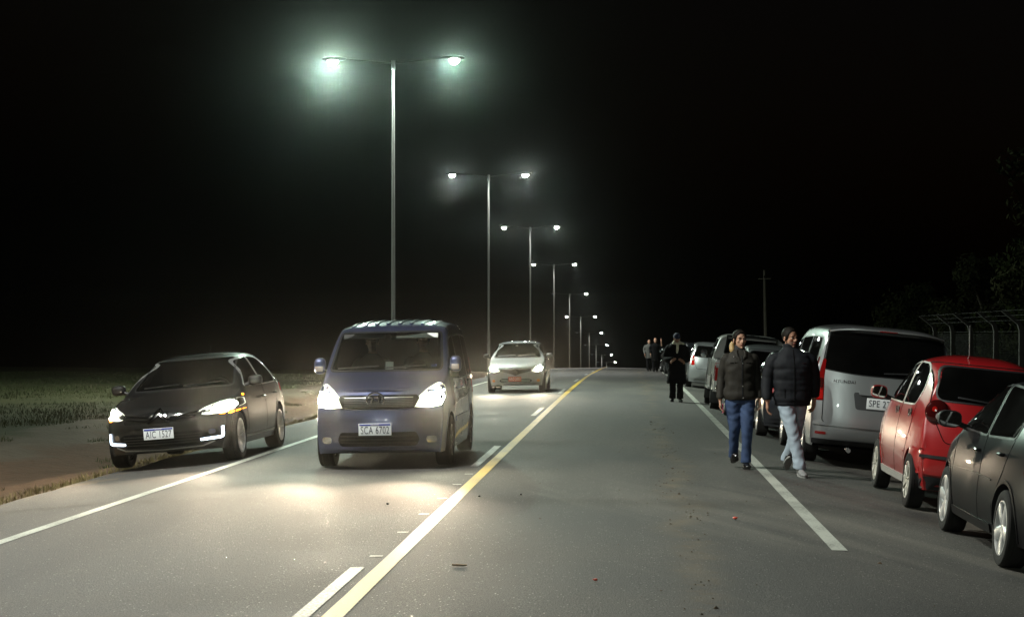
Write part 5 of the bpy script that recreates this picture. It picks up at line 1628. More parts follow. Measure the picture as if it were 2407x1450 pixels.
parked("parked_car", "dark car parked just ahead of the silver hatchback", 2.62, 66.5, 4.0, 1.68, 1.5, M['paint_dark'], False, None, False)
parked("parked_car", "black car parked second ahead of the silver hatchback", 2.60, 73.5, 4.0, 1.68, 1.5, M['paint_black'], False, None, False)
parked("parked_car", "dark car with red tail lamp parked just left of the coated man", 2.40, 82.0, 4.1, 1.7, 1.6, M['paint_dark'], False, None, True)
parked("parked_car", "grey parked car at the far end of the row, beside the two distant walkers", 2.35, 90.5, 4.0, 1.68, 1.5, M['paint_citro'], False, None, True)

# ================================================================ people
def remesh(name, mb, voxel, iters, mt, parent, mats=None, factor=0.5):
    o = mb.build(name, mt, None, mats=mats) if mats is None else mb.build(name, None, None, mats=mats)
    md = o.modifiers.new("union", 'REMESH'); md.mode = 'VOXEL'; md.voxel_size = voxel
    if iters:
        sm = o.modifiers.new("soft", 'SMOOTH'); sm.factor = factor; sm.iterations = iters
    bpy.context.view_layer.update()
    dg = bpy.context.evaluated_depsgraph_get()
    me = bpy.data.meshes.new_from_object(o.evaluated_get(dg))
    o.modifiers.clear()
    old = o.data; o.data = me; bpy.data.meshes.remove(old)
    me.name = name
    me.materials.clear()
    for m in (mats or [mt]): me.materials.append(m)
    finish(me, True, None)
    if parent is not None: o.parent = parent
    return o

def ell(cx, cy, z, rx, ry, n=24, p=2.4):
    out = []
    for k in range(n):
        a = 2 * math.pi * k / n
        ca, sa = math.cos(a), math.sin(a)
        out.append(Vector((cx + rx * math.copysign(abs(ca) ** (2 / p), ca), cy + ry * math.copysign(abs(sa) ** (2 / p), sa), z)))
    return out

def spline(keys, n):
    return catmull([tuple(k) for k in keys], n)

M['skin'] = mat("skin", (0.42, 0.24, 0.165), 0.55, var=0.12, vscale=18, spec=0.35)
M['skin_tan'] = mat("skin_tan", (0.36, 0.19, 0.125), 0.55, var=0.15, vscale=18, spec=0.35)
M['lips'] = mat("lips", (0.30, 0.115, 0.085), 0.45)
M['stubble'] = mat("stubble", (0.20, 0.115, 0.085), 0.7)
M['eye_white'] = mat("eye_white", (0.22, 0.19, 0.17), 0.25)
M['iris'] = mat("iris", (0.015, 0.010, 0.007), 0.15)
M['hair_dark'] = mat("hair_dark", (0.008, 0.0055, 0.004), 0.6, spec=0.15, var=0.4, vscale=60, bump=0.15, bscale=120)
M['hair_blond'] = mat("hair_blond", (0.34, 0.22, 0.085), 0.5, var=0.4, vscale=50, bump=0.15, bscale=120)
M['jacket_black'] = mat("jacket_black", (0.007, 0.008, 0.011), 0.75, var=0.3, vscale=14, bump=0.15, bscale=16, spec=0.25)
M['jacket_brown'] = mat("jacket_brown", (0.015, 0.0125, 0.009), 0.75, var=0.3, vscale=14, bump=0.15, bscale=16, spec=0.35)
M['knit_dark'] = mat("knit_dark", (0.018, 0.018, 0.02), 0.9, bump=0.4, bscale=120)
M['denim'] = mat("denim", (0.028, 0.052, 0.12), 0.85, var=0.45, vscale=7, bump=0.10, bscale=30)
M['denim_light'] = mat("denim_light", (0.30, 0.36, 0.42), 0.85, var=0.25, vscale=7, bump=0.10, bscale=30)
M['boot'] = mat("boot", (0.010, 0.009, 0.009), 0.25, coat=0.4)
M['sneaker'] = mat("sneaker", (0.24, 0.24, 0.24), 0.6, var=0.3, vscale=25)
M['sole'] = mat("sole", (0.25, 0.25, 0.24), 0.7)
M['coat_black'] = mat("coat_black", (0.005, 0.005, 0.006), 0.9, spec=0.08, var=0.3, vscale=10, bump=0.3, bscale=20)
M['scarf'] = mat("scarf", (0.55, 0.50, 0.38), 0.9, var=0.2, vscale=30, bump=0.4, bscale=60)
M['cap_navy'] = mat("cap_navy", (0.015, 0.022, 0.06), 0.85, bump=0.2, bscale=120)
M['sweater_grey'] = mat("sweater_grey", (0.075, 0.075, 0.07), 0.9, var=0.2, vscale=14)
M['trousers'] = mat("trousers", (0.007, 0.007, 0.008), 0.9, spec=0.08, bump=0.3, bscale=30)
M['phone'] = mat("phone_case", (0.6, 0.05, 0.16), 0.35)
M['zip'] = mat("zip", (0.35, 0.35, 0.34), 0.35, metal=0.8)

def head_matrix(neck, yaw, pitch, tilt=0):
    return Matrix.Translation(neck) @ Euler((R(pitch), R(tilt), R(yaw)), 'XYZ').to_matrix().to_4x4() @ Matrix.Translation((0, 0, 0.118))

def head_prims(mb, HM, s=1.0, fem=False):
    h = MB()
    h.ellipsoid((0, .012, .035), (.076, .096, .090), 24, 16)
    h.ellipsoid((0, -.025, -.030), (.060, .066, .084), 22, 14)
    j = .041 if fem else .049
    h.ellipsoid((0, -.034, -.074), (j, .046, .040), 18, 12)
    h.ellipsoid((0, -.070, -.098), (.017 if fem else .022, .016, .016), 12, 8)
    h.tube([(0, -.084, .016), (0, -.095, -.004), (0, -.110, -.028), (0, -.098, -.040)], [.008, .010, .0125, .010], 10)
    for sx in (-1, 1):
        h.ellipsoid((sx * .012, -.096, -.034), (.010, .012, .009), 10, 8)
        h.ellipsoid((sx * .040, -.060, -.018), (.024, .022, .020), 12, 8)
        h.ellipsoid((sx * .030, -.078, .026), (.026, .014, .009), 12, 8)
        h.ellipsoid((sx * .078, .012, -.012), (.010, .022, .032), 12, 8, (0, 0, R(sx * 14)))
    h.ellipsoid((0, -.088, -.058), (.022, .010, .0075), 12, 8)
    h.ellipsoid((0, -.086, -.069), (.019, .010, .0075), 12, 8)
    h.tube([(0, .012, -.05), (0, .026, -.12), (0, .035, -.20)], [.050, .053 if not fem else .047, .062], 14)
    mb.add([HM @ (v * s) for v in h.v], h.f)

def eyes(HM, parent, browmat, s=1.0):
    for sx in (-1, 1):
        e = MB(); e.ellipsoid((sx * .031, -.0745, .004), (.0135, .012, .0085), 14, 10)
        o = MB(); o.add([HM @ (v * s) for v in e.v], e.f); eo = o.build("eye", M['eye_white'], parent)
        e = MB(); e.ellipsoid((sx * .031, -.0835, .004), (.0062, .0045, .0066), 12, 8)
        o = MB(); o.add([HM @ (v * s) for v in e.v], e.f); o.build("iris", M['iris'], eo)
        e = MB(); e.tube([(sx * .012, -.0955, .024), (sx * .03, -.0955, .0305), (sx * .05, -.082, .025)], [.0035, .0045, .0025], 6)
        o = MB(); o.add([HM @ (v * s) for v in e.v], e.f); o.build("eyebrow", browmat, parent)

def hand_prims(mb, wrist, sg, twist=0.0, lean=(0, 0), curl=1.0, s=1.0):
    h = MB()
    h.loft([ell(0, 0, z, rx, ry, 14, 2.2) for (z, rx, ry) in ((.03, .021, .026), (0, .019, .026), (-.04, .0165, .038), (-.075, .0145, .041), (-.092, .012, .039))])
    for (y, L) in ((-.029, .068), (-.0098, .077), (.0098, .072), (.028, .056)):
        h.tube([(0, y, -.082), (-sg * .005 * curl, y, -.088 - .38 * L), (-sg * .019 * curl, y, -.088 - .72 * L), (-sg * .036 * curl, y, -.088 - .93 * L)], [.0092, .0088, .0080, .0066], 8)
    h.tube([(0, -.024, -.022), (-sg * .010, -.047, -.05), (-sg * .016, -.054, -.078), (-sg * .020, -.052, -.096)], [.0125, .0115, .0095, .0075], 8)
    Mx = Matrix.Translation(wrist) @ Euler((lean[0], lean[1], twist), 'XYZ').to_matrix().to_4x4()
    mb.add([Mx @ (v * s) for v in h.v], h.f)

def limb(mb, keys, n=5, sides=16, seams=None, depth=.05, wob=0.0):
    """keys: (x, y, z, r); seams: spacing of quilting along the limb"""
    P = spline(keys, n * 4 if (seams or wob) else n)
    pts = [Vector(p[:3]) for p in P]; rad = [p[3] for p in P]
    if wob:
        # cloth folds: soft oblique ridges, deeper towards the knee and the hem
        base = len(mb.v)
        mb.tube(pts, rad, 28)
        m = 28
        for i, c in enumerate(pts):
            for k in range(m):
                v = mb.v[base + i * m + k]
                d = v - c; a = math.atan2(d.y, d.x)
                f = mnoise.noise(Vector((math.cos(a) * 1.3, math.sin(a) * 1.3, c.z * 17 + 1.5 * math.sin(a + keys[0][0] * 30))))
                mb.v[base + i * m + k] = c + d * (1 + wob * f)
        return
    if seams:
        d = 0; acc = [0]
        for a, b in zip(pts, pts[1:]): d += (b - a).length; acc.append(d)
        rad = [r * (1 - depth * math.exp(-(((a % seams) - seams / 2) / (seams * .16)) ** 2)) for r, a in zip(rad, acc)]
    mb.tube(pts, rad, sides)

def torso(mb, keys, n=5, seams=None, depth=.05, p=2.4, sides=32, wob=0.0):
    """keys: (cx, cy, z, rx, ry)"""
    P = spline(keys, n * 4 if seams else n)
    rings = []
    for (cx, cy, z, rx, ry) in P:
        k = 1.0
        if seams: k = 1 - depth * math.exp(-((((z + 10) % seams) - seams / 2) / (seams * .16)) ** 2)
        rg = ell(cx, cy, z, rx * k, ry * k, sides, p)
        if wob:
            rg = [v + Vector((v.x - cx, v.y - cy, 0)) * (wob * mnoise.noise(Vector((v.x * 9, v.y * 9, z * 13)))) for v in rg]
        rings.append(rg)
    mb.loft(rings)

def shoe(parent, ankle, toe_yaw, pitch, mt, solemat, ln=.27, name="shoe", heel=0.0):
    u = MB()
    rings = []
    for (t, w, h, z0) in ((0, .028, .05, .012), (.06, .036, .075, .006), (.25, .037, .085, .006), (.45, .040, .07, .006), (.7, .047, .052, .006), (.88, .042, .042, .008), (1.0, .018, .028, .012)):
        y = .075 - ln * t
        rings.append([Vector((w * math.cos(a), y, z0 + heel * max(0, 1 - t * 1.6) + h * .5 + h * .5 * math.sin(a))) for a in [2 * math.pi * k / 16 for k in range(16)]])
    u.loft(rings)
    Mx = Matrix.Translation(ankle) @ Euler((R(pitch), 0, R(toe_yaw)), 'XYZ').to_matrix().to_4x4() @ Matrix.Translation((0, 0, -.085))
    o = MB(); o.add([Mx @ v for v in u.v], u.f); so = o.build(name, mt, parent); fix_normals(so.data); finish(so.data, True, 60)
    u = MB(); rings = []
    for z in (-.008, .012):
        rings.append([Vector(((.044 if t < .4 else .050) * math.cos(a) * (1 - .25 * abs(math.sin(a)) ** 3), (.075 - ln * .5) - (ln * .515) * math.sin(a), z + heel * max(0, math.sin(-a)) * .9)) for a, t in [(2 * math.pi * k / 24, 0.5 + .5 * math.sin(2 * math.pi * k / 24)) for k in range(24)]])
    u.loft(rings)
    o = MB(); o.add([Mx @ v for v in u.v], u.f); o.build("sole", solemat, so)

def paint_face(body, HM, lips=True, stubble=False, s=1.0):
    inv = HM.inverted()
    me = body.data
    for p in me.polygons:
        c = (inv @ p.center) / s
        if c.y < -.055 and abs(c.x) < .023 and -.076 < c.z < -.052 and lips: p.material_index = 1
        elif stubble and c.z < -.040 and c.z > -.13 and c.y < .0 and abs(c.x) < .055 and not (abs(c.x) < .015 and c.z > -.046): p.material_index = 2

def scalp_hair(body, HM, line, thick, mt, parent, s=1.0, ear=True):
    """hair grown from the scalp: the scalp's own faces, lifted and roughened"""
    inv = HM.inverted(); me = body.data
    keep = []
    for p in me.polygons:
        c = (inv @ p.center) / s
        if c.z < -.13 or c.z > .2 or abs(c.x) > .13 or abs(c.y) > .16: continue
        if ear and abs(c.x) > .0795 and c.z < .03: continue
        jit = .006 * mnoise.noise(c * 60)
        if c.z + jit > plin(line, c.y): keep.append(p)
    idx = {}; vs = []; fs = []
    for p in keep:
        f = []
        for vi in p.vertices:
            if vi not in idx:
                v = me.vertices[vi]
                c = (inv @ v.co) / s
                e = clamp((c.z - plin(line, c.y)) / .02, 0.15, 1)
                idx[vi] = len(vs)
                vs.append(v.co + v.normal * (thick * e * (1 + .45 * mnoise.noise(Vector((c.x * 90, c.y * 35, c.z * 35))))))
            f.append(idx[vi])
        fs.append(f)
    o = mesh_obj("hair", vs, fs, mt, parent, smooth=True, angle=None)
    return o

# ---------------------------------------------------------------- woman walking
def woman():
    x, y = 1.38, 22.28
    t = thing("person", "woman in dark brown jacket and blue jeans walking towards the viewer", "person", (x, y, gz(x, y) + .012), (0, 0, R(4)), "people walking on the road")
    HM = head_matrix(Vector((.0, .01, 1.475)), 14, -2)
    b = MB()
    head_prims(b, HM, .98, True)
    torso(b, [(0, .01, .86, .155, .11), (0, .01, .98, .15, .105), (0, .01, 1.12, .13, .095), (0, 0, 1.28, .15, .11), (0, .02, 1.40, .15, .085), (0, .03, 1.46, .06, .055)])
    LW, RW = Vector((-.252, -.03, .845)), Vector((.238, -.035, .86))
    limb(b, [(-.16, .02, 1.36, .045), (-.225, .04, 1.12, .04), (LW.x, LW.y, LW.z, .028)]); limb(b, [(.16, .02, 1.36, .045), (.215, .04, 1.12, .04), (RW.x, RW.y, RW.z, .028)])
    hand_prims(b, LW, -1, R(-15), (R(-6), 0), 1.6, .95); hand_prims(b, RW, 1, R(15), (R(-6), 0), 1.1, .95)
    # legs: her right (picture left) trails with the heel up
    L_hip, L_knee, L_ank = (-.085, .02, .88), (-.075, -.02, .50), (-.068, .16, .135)
    R_hip, R_knee, R_ank = (.085, .0, .88), (.075, -.10, .48), (.058, -.10, .085)
    limb(b, [(*L_hip, .055), (*L_knee, .04), (*L_ank, .036)]); limb(b, [(*R_hip, .055), (*R_knee, .055), (*R_ank, .036)])
    body = remesh("body", b, .0055, 2, None, t, mats=[M['skin'], M['lips'], M['stubble']])
    paint_face(body, HM, True, False, .98)
    eyes(HM, t, M['hair_dark'], .98)
    # hair drawn back, paler tail on the collar
    scalp_hair(body, HM, [(-.1, .082), (-.07, .076), (-.056, .056), (-.046, .022), (-.03, -.004), (0, -.02), (.03, -.05), (.06, -.09), (.1, -.1)], .012, M['hair_dark'], t, .98)
    h = MB(); h.tube([(-.045, .10, -.02), (-.065, .105, -.07), (-.075, .07, -.13), (-.07, .045, -.17)], [.03, .036, .036, .016], 10); h.tube([(-.02, .11, -.02), (-.04, .11, -.08), (-.05, .085, -.15)], [.03, .036, .02], 10)
    hh = MB(); hh.add([HM @ v for v in h.v], h.f); remesh("ponytail", hh, .006, 2, M['hair_blond'], t)
    # jacket
    j = MB()
    torso(j, [(0, 0, .845, .195, .14), (0, 0, .875, .203, .15), (0, 0, .95, .20, .152), (0, 0, 1.06, .178, .138), (0, -.005, 1.18, .18, .14), (0, -.005, 1.28, .188, .145), (0, .005, 1.36, .175, .125), (0, .015, 1.42, .145, .105), (0, .02, 1.46, .09, .08), (0, .02, 1.475, .078, .07)], wob=.10)
    limb(j, [(-.12, .015, 1.375, .05), (-.165, .015, 1.355, .075), (-.195, .025, 1.27, .066), (-.225, .045, 1.12, .058), (-.245, .01, .98, .052), (-.252, -.025, .885, .047), (-.252, -.028, .865, .04)], wob=.10)
    limb(j, [(.12, .015, 1.375, .05), (.165, .015, 1.355, .075), (.19, .025, 1.27, .066), (.215, .045, 1.12, .058), (.235, .01, .98, .052), (.238, -.03, .895, .047), (.238, -.033, .878, .04)], wob=.10)
    jo = remesh("jacket", j, .009, 2, M['jacket_brown'], t)
    bv = bvh_of(jo)
    def on_front(px, pz, off=.004):
        hit, n, _, _ = bv.ray_cast(Vector((px, -2, pz)), Vector((0, 1, 0)))
        return (hit if hit else Vector((px, -.14, pz))) + Vector((0, -off, 0))
    q = MB(); q.tube([on_front(.01, .86 + .06 * k) for k in range(10)], .006, 6, flat=.5); q.build("placket", M['jacket_black'], jo)
    for (px, pz) in ((.015, 1.02), (.015, 1.30), (-.09, 1.385), (.09, 1.31), (-.085, 1.31), (.02, .875)):
        q = MB(); q.ellipsoid(on_front(px, pz, .003), (.008, .005, .008), 10, 6); q.build("button", M['zip'], jo)
    for sx in (-1, 1):
        q = MB(); q.tube([on_front(sx * (.055 + .02 * k), 1.318 - .001 * k, .003) for k in range(5)], .010, 6, flat=.6); q.build("pocket_flap", M['jacket_brown'], jo)
        q = MB(); q.tube([on_front(sx * .04, 1.47, .0), on_front(sx * .06, 1.44, .012), on_front(sx * .05, 1.39, .008), on_front(sx * .02, 1.35, .004)], [.012, .02, .018, .008], 8, flat=.7); q.build("collar", M['jacket_brown'], jo)
    s_ = MB(); torso(s_, [(0, .018, 1.42, .085, .075), (0, .018, 1.47, .075, .070), (0, .02, 1.515, .066, .062), (0, .02, 1.53, .062, .058)], seams=.03, depth=.06); remesh("neck_scarf", s_, .007, 1, M['knit_dark'], t)
    jn = MB()
    torso(jn, [(0, .01, .80, .165, .125), (0, .01, .87, .178, .13), (0, .01, .97, .165, .12)])
    limb(jn, [(-.09, .01, .90, .102), (-.088, 0, .76, .102), (-.078, -.015, .60, .084), (-.073, -.018, .50, .072), (-.072, .04, .36, .064), (-.07, .10, .22, .060), (-.069, .135, .135, .062), (-.069, .14, .12, .058)], wob=.14)
    limb(jn, [(.09, .0, .90, .102), (.087, -.03, .76, .102), (.078, -.075, .60, .084), (.073, -.098, .48, .072), (.07, -.10, .34, .065), (.063, -.095, .20, .062), (.059, -.095, .09, .066), (.059, -.095, .065, .06)], wob=.14)
    remesh("jeans", jn, .008, 1, M['denim'], t)
    shoe(t, Vector(L_ank), 4, -32, M['boot'], M['boot'], .235, "boot", .03); shoe(t, Vector(R_ank), 4, 0, M['boot'], M['boot'], .235, "boot", .02)
    ph = thing("mobile_phone", "pink mobile phone held in the woman's hand", "phone", (0, 0, 0))
    q = MB(); q.box((0, 0, 0), (.012, .062, .115), bevel=.005); po = q.build("case", M['phone'], ph)
    q = MB(); q.box((-.0065, 0, 0), (.002, .054, .102)); q.build("screen", M['glass_black'], ph)
    ph.location = Vector((x, y, gz(x, y) + .012)) + Euler((0, 0, R(4))).to_matrix() @ Vector((LW.x + .026, LW.y - .012, LW.z - .105)); ph.rotation_euler = (R(-8), 0, R(8))
    return t

def bvh_of(o):
    bm = bmesh.new(); bm.from_mesh(o.data); bv = BVHTree.FromBMesh(bm); bm.free(); return bv

# ---------------------------------------------------------------- man walking
def man():
    x, y = 1.99, 21.85
    t = thing("person", "man in black quilted jacket and pale jeans walking beside the woman", "person", (x, y, gz(x, y) + .012), (0, 0, R(6)), "people walking on the road")
    HM = head_matrix(Vector((-.03, .0, 1.535)), 32, 2)
    b = MB()
    head_prims(b, HM, 1.02, False)
    torso(b, [(0, .01, .90, .165, .115), (0, .01, 1.02, .16, .11), (0, .01, 1.16, .155, .105), (0, 0, 1.32, .175, .12), (0, .02, 1.44, .17, .09), (-.02, .02, 1.52, .065, .06)])
    LW, RW = Vector((-.318, -.06, .875)), Vector((.29, .10, .90))
    limb(b, [(-.19, .02, 1.42, .055), (-.28, .03, 1.15, .046), (LW.x, LW.y, LW.z, .031)]); limb(b, [(.19, .02, 1.42, .055), (.27, .07, 1.15, .046), (RW.x, RW.y, RW.z, .031)])
    hand_prims(b, LW, -1, R(-20), (R(-8), 0), 1.5, 1.05); hand_prims(b, RW, 1, R(20), (R(8), 0), 1.5, 1.05)
    L_hip, L_knee, L_ank = (-.09, .0, .92), (-.03, -.16, .52), (.035, -.30, .09)
    R_hip, R_knee, R_ank = (.09, .02, .92), (.06, .06, .50), (-.02, .30, .13)
    limb(b, [(*L_hip, .055), (*L_knee, .04), (*L_ank, .04)]); limb(b, [(*R_hip, .055), (*R_knee, .04), (*R_ank, .04)])
    body = remesh("body", b, .0055, 2, None, t, mats=[M['skin_tan'], M['lips'], M['stubble']])
    paint_face(body, HM, True, True, 1.02)
    eyes(HM, t, M['hair_dark'], 1.02)
    scalp_hair(body, HM, [(-.1, .084), (-.075, .086), (-.060, .070), (-.046, .030), (-.03, -.01), (-.015, -.03), (0, -.03), (.03, -.03), (.06, -.08), (.1, -.1)], .007, M['hair_dark'], t, 1.02)
    j = MB()
    torso(j, [(0, 0, .825, .205, .15), (0, 0, .85, .225, .168), (0, 0, .95, .235, .175), (0, 0, 1.10, .232, .172), (0, -.005, 1.25, .238, .172), (0, 0, 1.36, .238, .16), (0, .01, 1.44, .205, .135), (-.01, .015, 1.49, .145, .112), (-.02, .015, 1.53, .098, .092), (-.025, .012, 1.57, .088, .085), (-.025, .012, 1.585, .078, .075)], seams=.135, depth=.035, wob=.07)
    limb(j, [(-.14, .015, 1.42, .055), (-.19, .015, 1.40, .082), (-.24, .02, 1.34, .090), (-.295, .035, 1.16, .080), (-.318, -.01, 1.02, .072), (-.320, -.052, .925, .062), (-.320, -.056, .90, .05)], seams=.13, depth=.04)
    limb(j, [(.14, .015, 1.42, .055), (.19, .015, 1.40, .082), (.235, .03, 1.34, .090), (.282, .07, 1.16, .080), (.292, .09, 1.04, .072), (.292, .10, .945, .062), (.292, .10, .92, .05)], seams=.13, depth=.04)
    jo = remesh("jacket", j, .009, 2, M['jacket_black'], t)
    bv = bvh_of(jo)
    def on_front(px, pz, off=.003):
        hit, n, _, _ = bv.ray_cast(Vector((px, -2, pz)), Vector((0, 1, 0)))
        return (hit if hit else Vector((px, -.15, pz))) + Vector((0, -off, 0))
    q = MB(); q.tube([on_front(-.005, .85 + .06 * k) for k in range(12)], .006, 6, flat=.5); q.build("zipper", M['gap'], jo)
    q = MB(); q.tube([on_front(.10 + .012 * k, 1.345) for k in range(5)], .005, 6, flat=.5); q.build("chest_tag", M['tail_dark'], jo)
    for sx in (-1, 1):
        q = MB(); q.tube([on_front(sx * .12, 1.04 - .02 * k) for k in range(7)], .005, 6, flat=.5); q.build("pocket_zip", M['gap'], jo)
    jn = MB()
    torso(jn, [(0, .01, .82, .17, .125), (0, .01, .90, .182, .135), (0, .01, 1.0, .17, .125)])
    limb(jn, [(-.09, .0, .93, .104), (-.075, -.05, .78, .102), (-.05, -.12, .63, .086), (-.03, -.165, .52, .078), (-.005, -.20, .38, .076), (.018, -.25, .22, .073), (.033, -.285, .10, .078), (.034, -.287, .075, .07)], wob=.14)
    limb(jn, [(.09, .02, .93, .104), (.085, .04, .78, .100), (.072, .055, .63, .085), (.06, .06, .50, .076), (.035, .14, .37, .074), (.008, .22, .24, .072), (-.015, .28, .15, .076), (-.018, .285, .13, .07)], wob=.14)
    remesh("jeans", jn, .008, 1, M['denim_light'], t)
    shoe(t, Vector(L_ank), 6, 8, M['sneaker'], M['sole'], .285, "shoe"); shoe(t, Vector(R_ank), 0, -38, M['boot'], M['sole'], .285, "shoe")  # trailing shoe's shade is put into its dark material
    return t

# ---------------------------------------------------------------- man in a long coat
def coat_man():
    x, y = 1.15 + .0, 43.5
    t = thing("person", "man in long black coat, cream scarf and navy cap walking with hands clasped", "person", (x, y, gz(x, y) + .01), (0, 0, R(2)), "people walking on the road")
    HM = head_matrix(Vector((0, -.02, 1.43)), 6, 16)
    b = MB()
    head_prims(b, HM, .98)
    torso(b, [(0, .01, .86, .16, .11), (0, .01, 1.12, .15, .1), (0, 0, 1.28, .17, .12), (0, .02, 1.38, .16, .085), (0, .02, 1.44, .06, .055)])
    wl, wr = Vector((-.06, -.29, 1.04)), Vector((.055, -.29, 1.03))
    limb(b, [(-.18, .02, 1.36, .05), (-.25, .0, 1.08, .04), (wl.x, wl.y, wl.z, .03)]); limb(b, [(.18, .02, 1.36, .05), (.25, 0, 1.08, .04), (wr.x, wr.y, wr.z, .03)])
    hand_prims(b, wl, -1, R(-60), (R(-55), R(30)), 1.4); hand_prims(b, wr, 1, R(60), (R(-55), R(-30)), 1.4)
    limb(b, [(-.09, 0, .88, .085), (-.095, .0, .47, .055), (-.095, .06, .09, .04)]); limb(b, [(.09, 0, .88, .085), (.085, -.06, .47, .055), (.075, -.10, .085, .04)])
    body = remesh("body", b, .008, 1, None, t, mats=[M['skin_tan'], M['lips'], M['stubble']])
    paint_face(body, HM, True, True, .98); eyes(HM, t, M['hair_dark'], .98)
    h = MB(); h.ellipsoid((0, .015, .055), (.088, .104, .078), 20, 12); h.loft([ell(0, .012, z, .090, .108, 20) for z in (.02, .055)])
    h.loft([[Vector((.075 * math.cos(a), -.075 - .055 * max(0, math.sin(a)), .035 + dz - .012 * max(0, math.sin(a)))) for a in [math.pi * k / 12 for k in range(13)]] for dz in (0, .012)])
    hh = MB(); hh.add([HM @ (v * .98) for v in h.v], h.f); hc = hh.build("cap", M['cap_navy'], t); fix_normals(hc.data)
    j = MB()
    torso(j, [(0, .0, .44, .235, .18), (0, 0, .50, .24, .185), (0, 0, .70, .225, .165), (0, 0, .95, .215, .155), (0, 0, 1.15, .225, .16), (0, 0, 1.28, .225, .155), (0, .01, 1.36, .205, .125), (0, .015, 1.42, .12, .095), (0, .01, 1.45, .085, .08)], wob=.08)
    for sx, wv in ((-1, wl), (1, wr)):
        limb(j, [(sx * .12, .01, 1.35, .05), (sx * .175, .01, 1.32, .078), (sx * .225, .01, 1.24, .085), (sx * .265, .0, 1.06, .08), (sx * .22, -.14, 1.02, .072), (sx * .12, -.25, 1.04, .062), (wv.x + sx * .03, -.27, 1.04, .05)])
    jo = remesh("coat", j, .010, 2, M['coat_black'], t)
    s_ = MB(); torso(s_, [(0, .0, 1.39, .115, .105), (0, -.005, 1.43, .11, .10), (0, -.005, 1.47, .095, .09), (0, 0, 1.49, .08, .075)], seams=.035, depth=.08, wob=.1)
    s_.tube([(.01, -.10, 1.44), (.015, -.17, 1.38), (.005, -.185, 1.26), (-.002, -.18, 1.18)], [.03, .035, .032, .022], 10, flat=.5)
    s_.tube([(.07, -.06, 1.45), (.14, -.03, 1.42), (.19, .02, 1.40)], [.03, .03, .02], 8)
    remesh("scarf", s_, .008, 1, M['scarf'], t)
    tr = MB()
    limb(tr, [(-.09, 0, .86, .1), (-.095, .0, .47, .082), (-.096, .03, .25, .078), (-.096, .05, .10, .08), (-.096, .05, .07, .07)], wob=.14)
    limb(tr, [(.09, 0, .86, .1), (.085, -.05, .47, .082), (.079, -.08, .25, .078), (.076, -.09, .10, .08), (.076, -.09, .07, .07)], wob=.14)
    remesh("trousers", tr, .010, 1, M['trousers'], t)
    shoe(t, Vector((-.095, .06, .085)), -12, 0, M['boot'], M['boot'], .28); shoe(t, Vector((.075, -.10, .085)), 8, 0, M['boot'], M['boot'], .28)
    return t

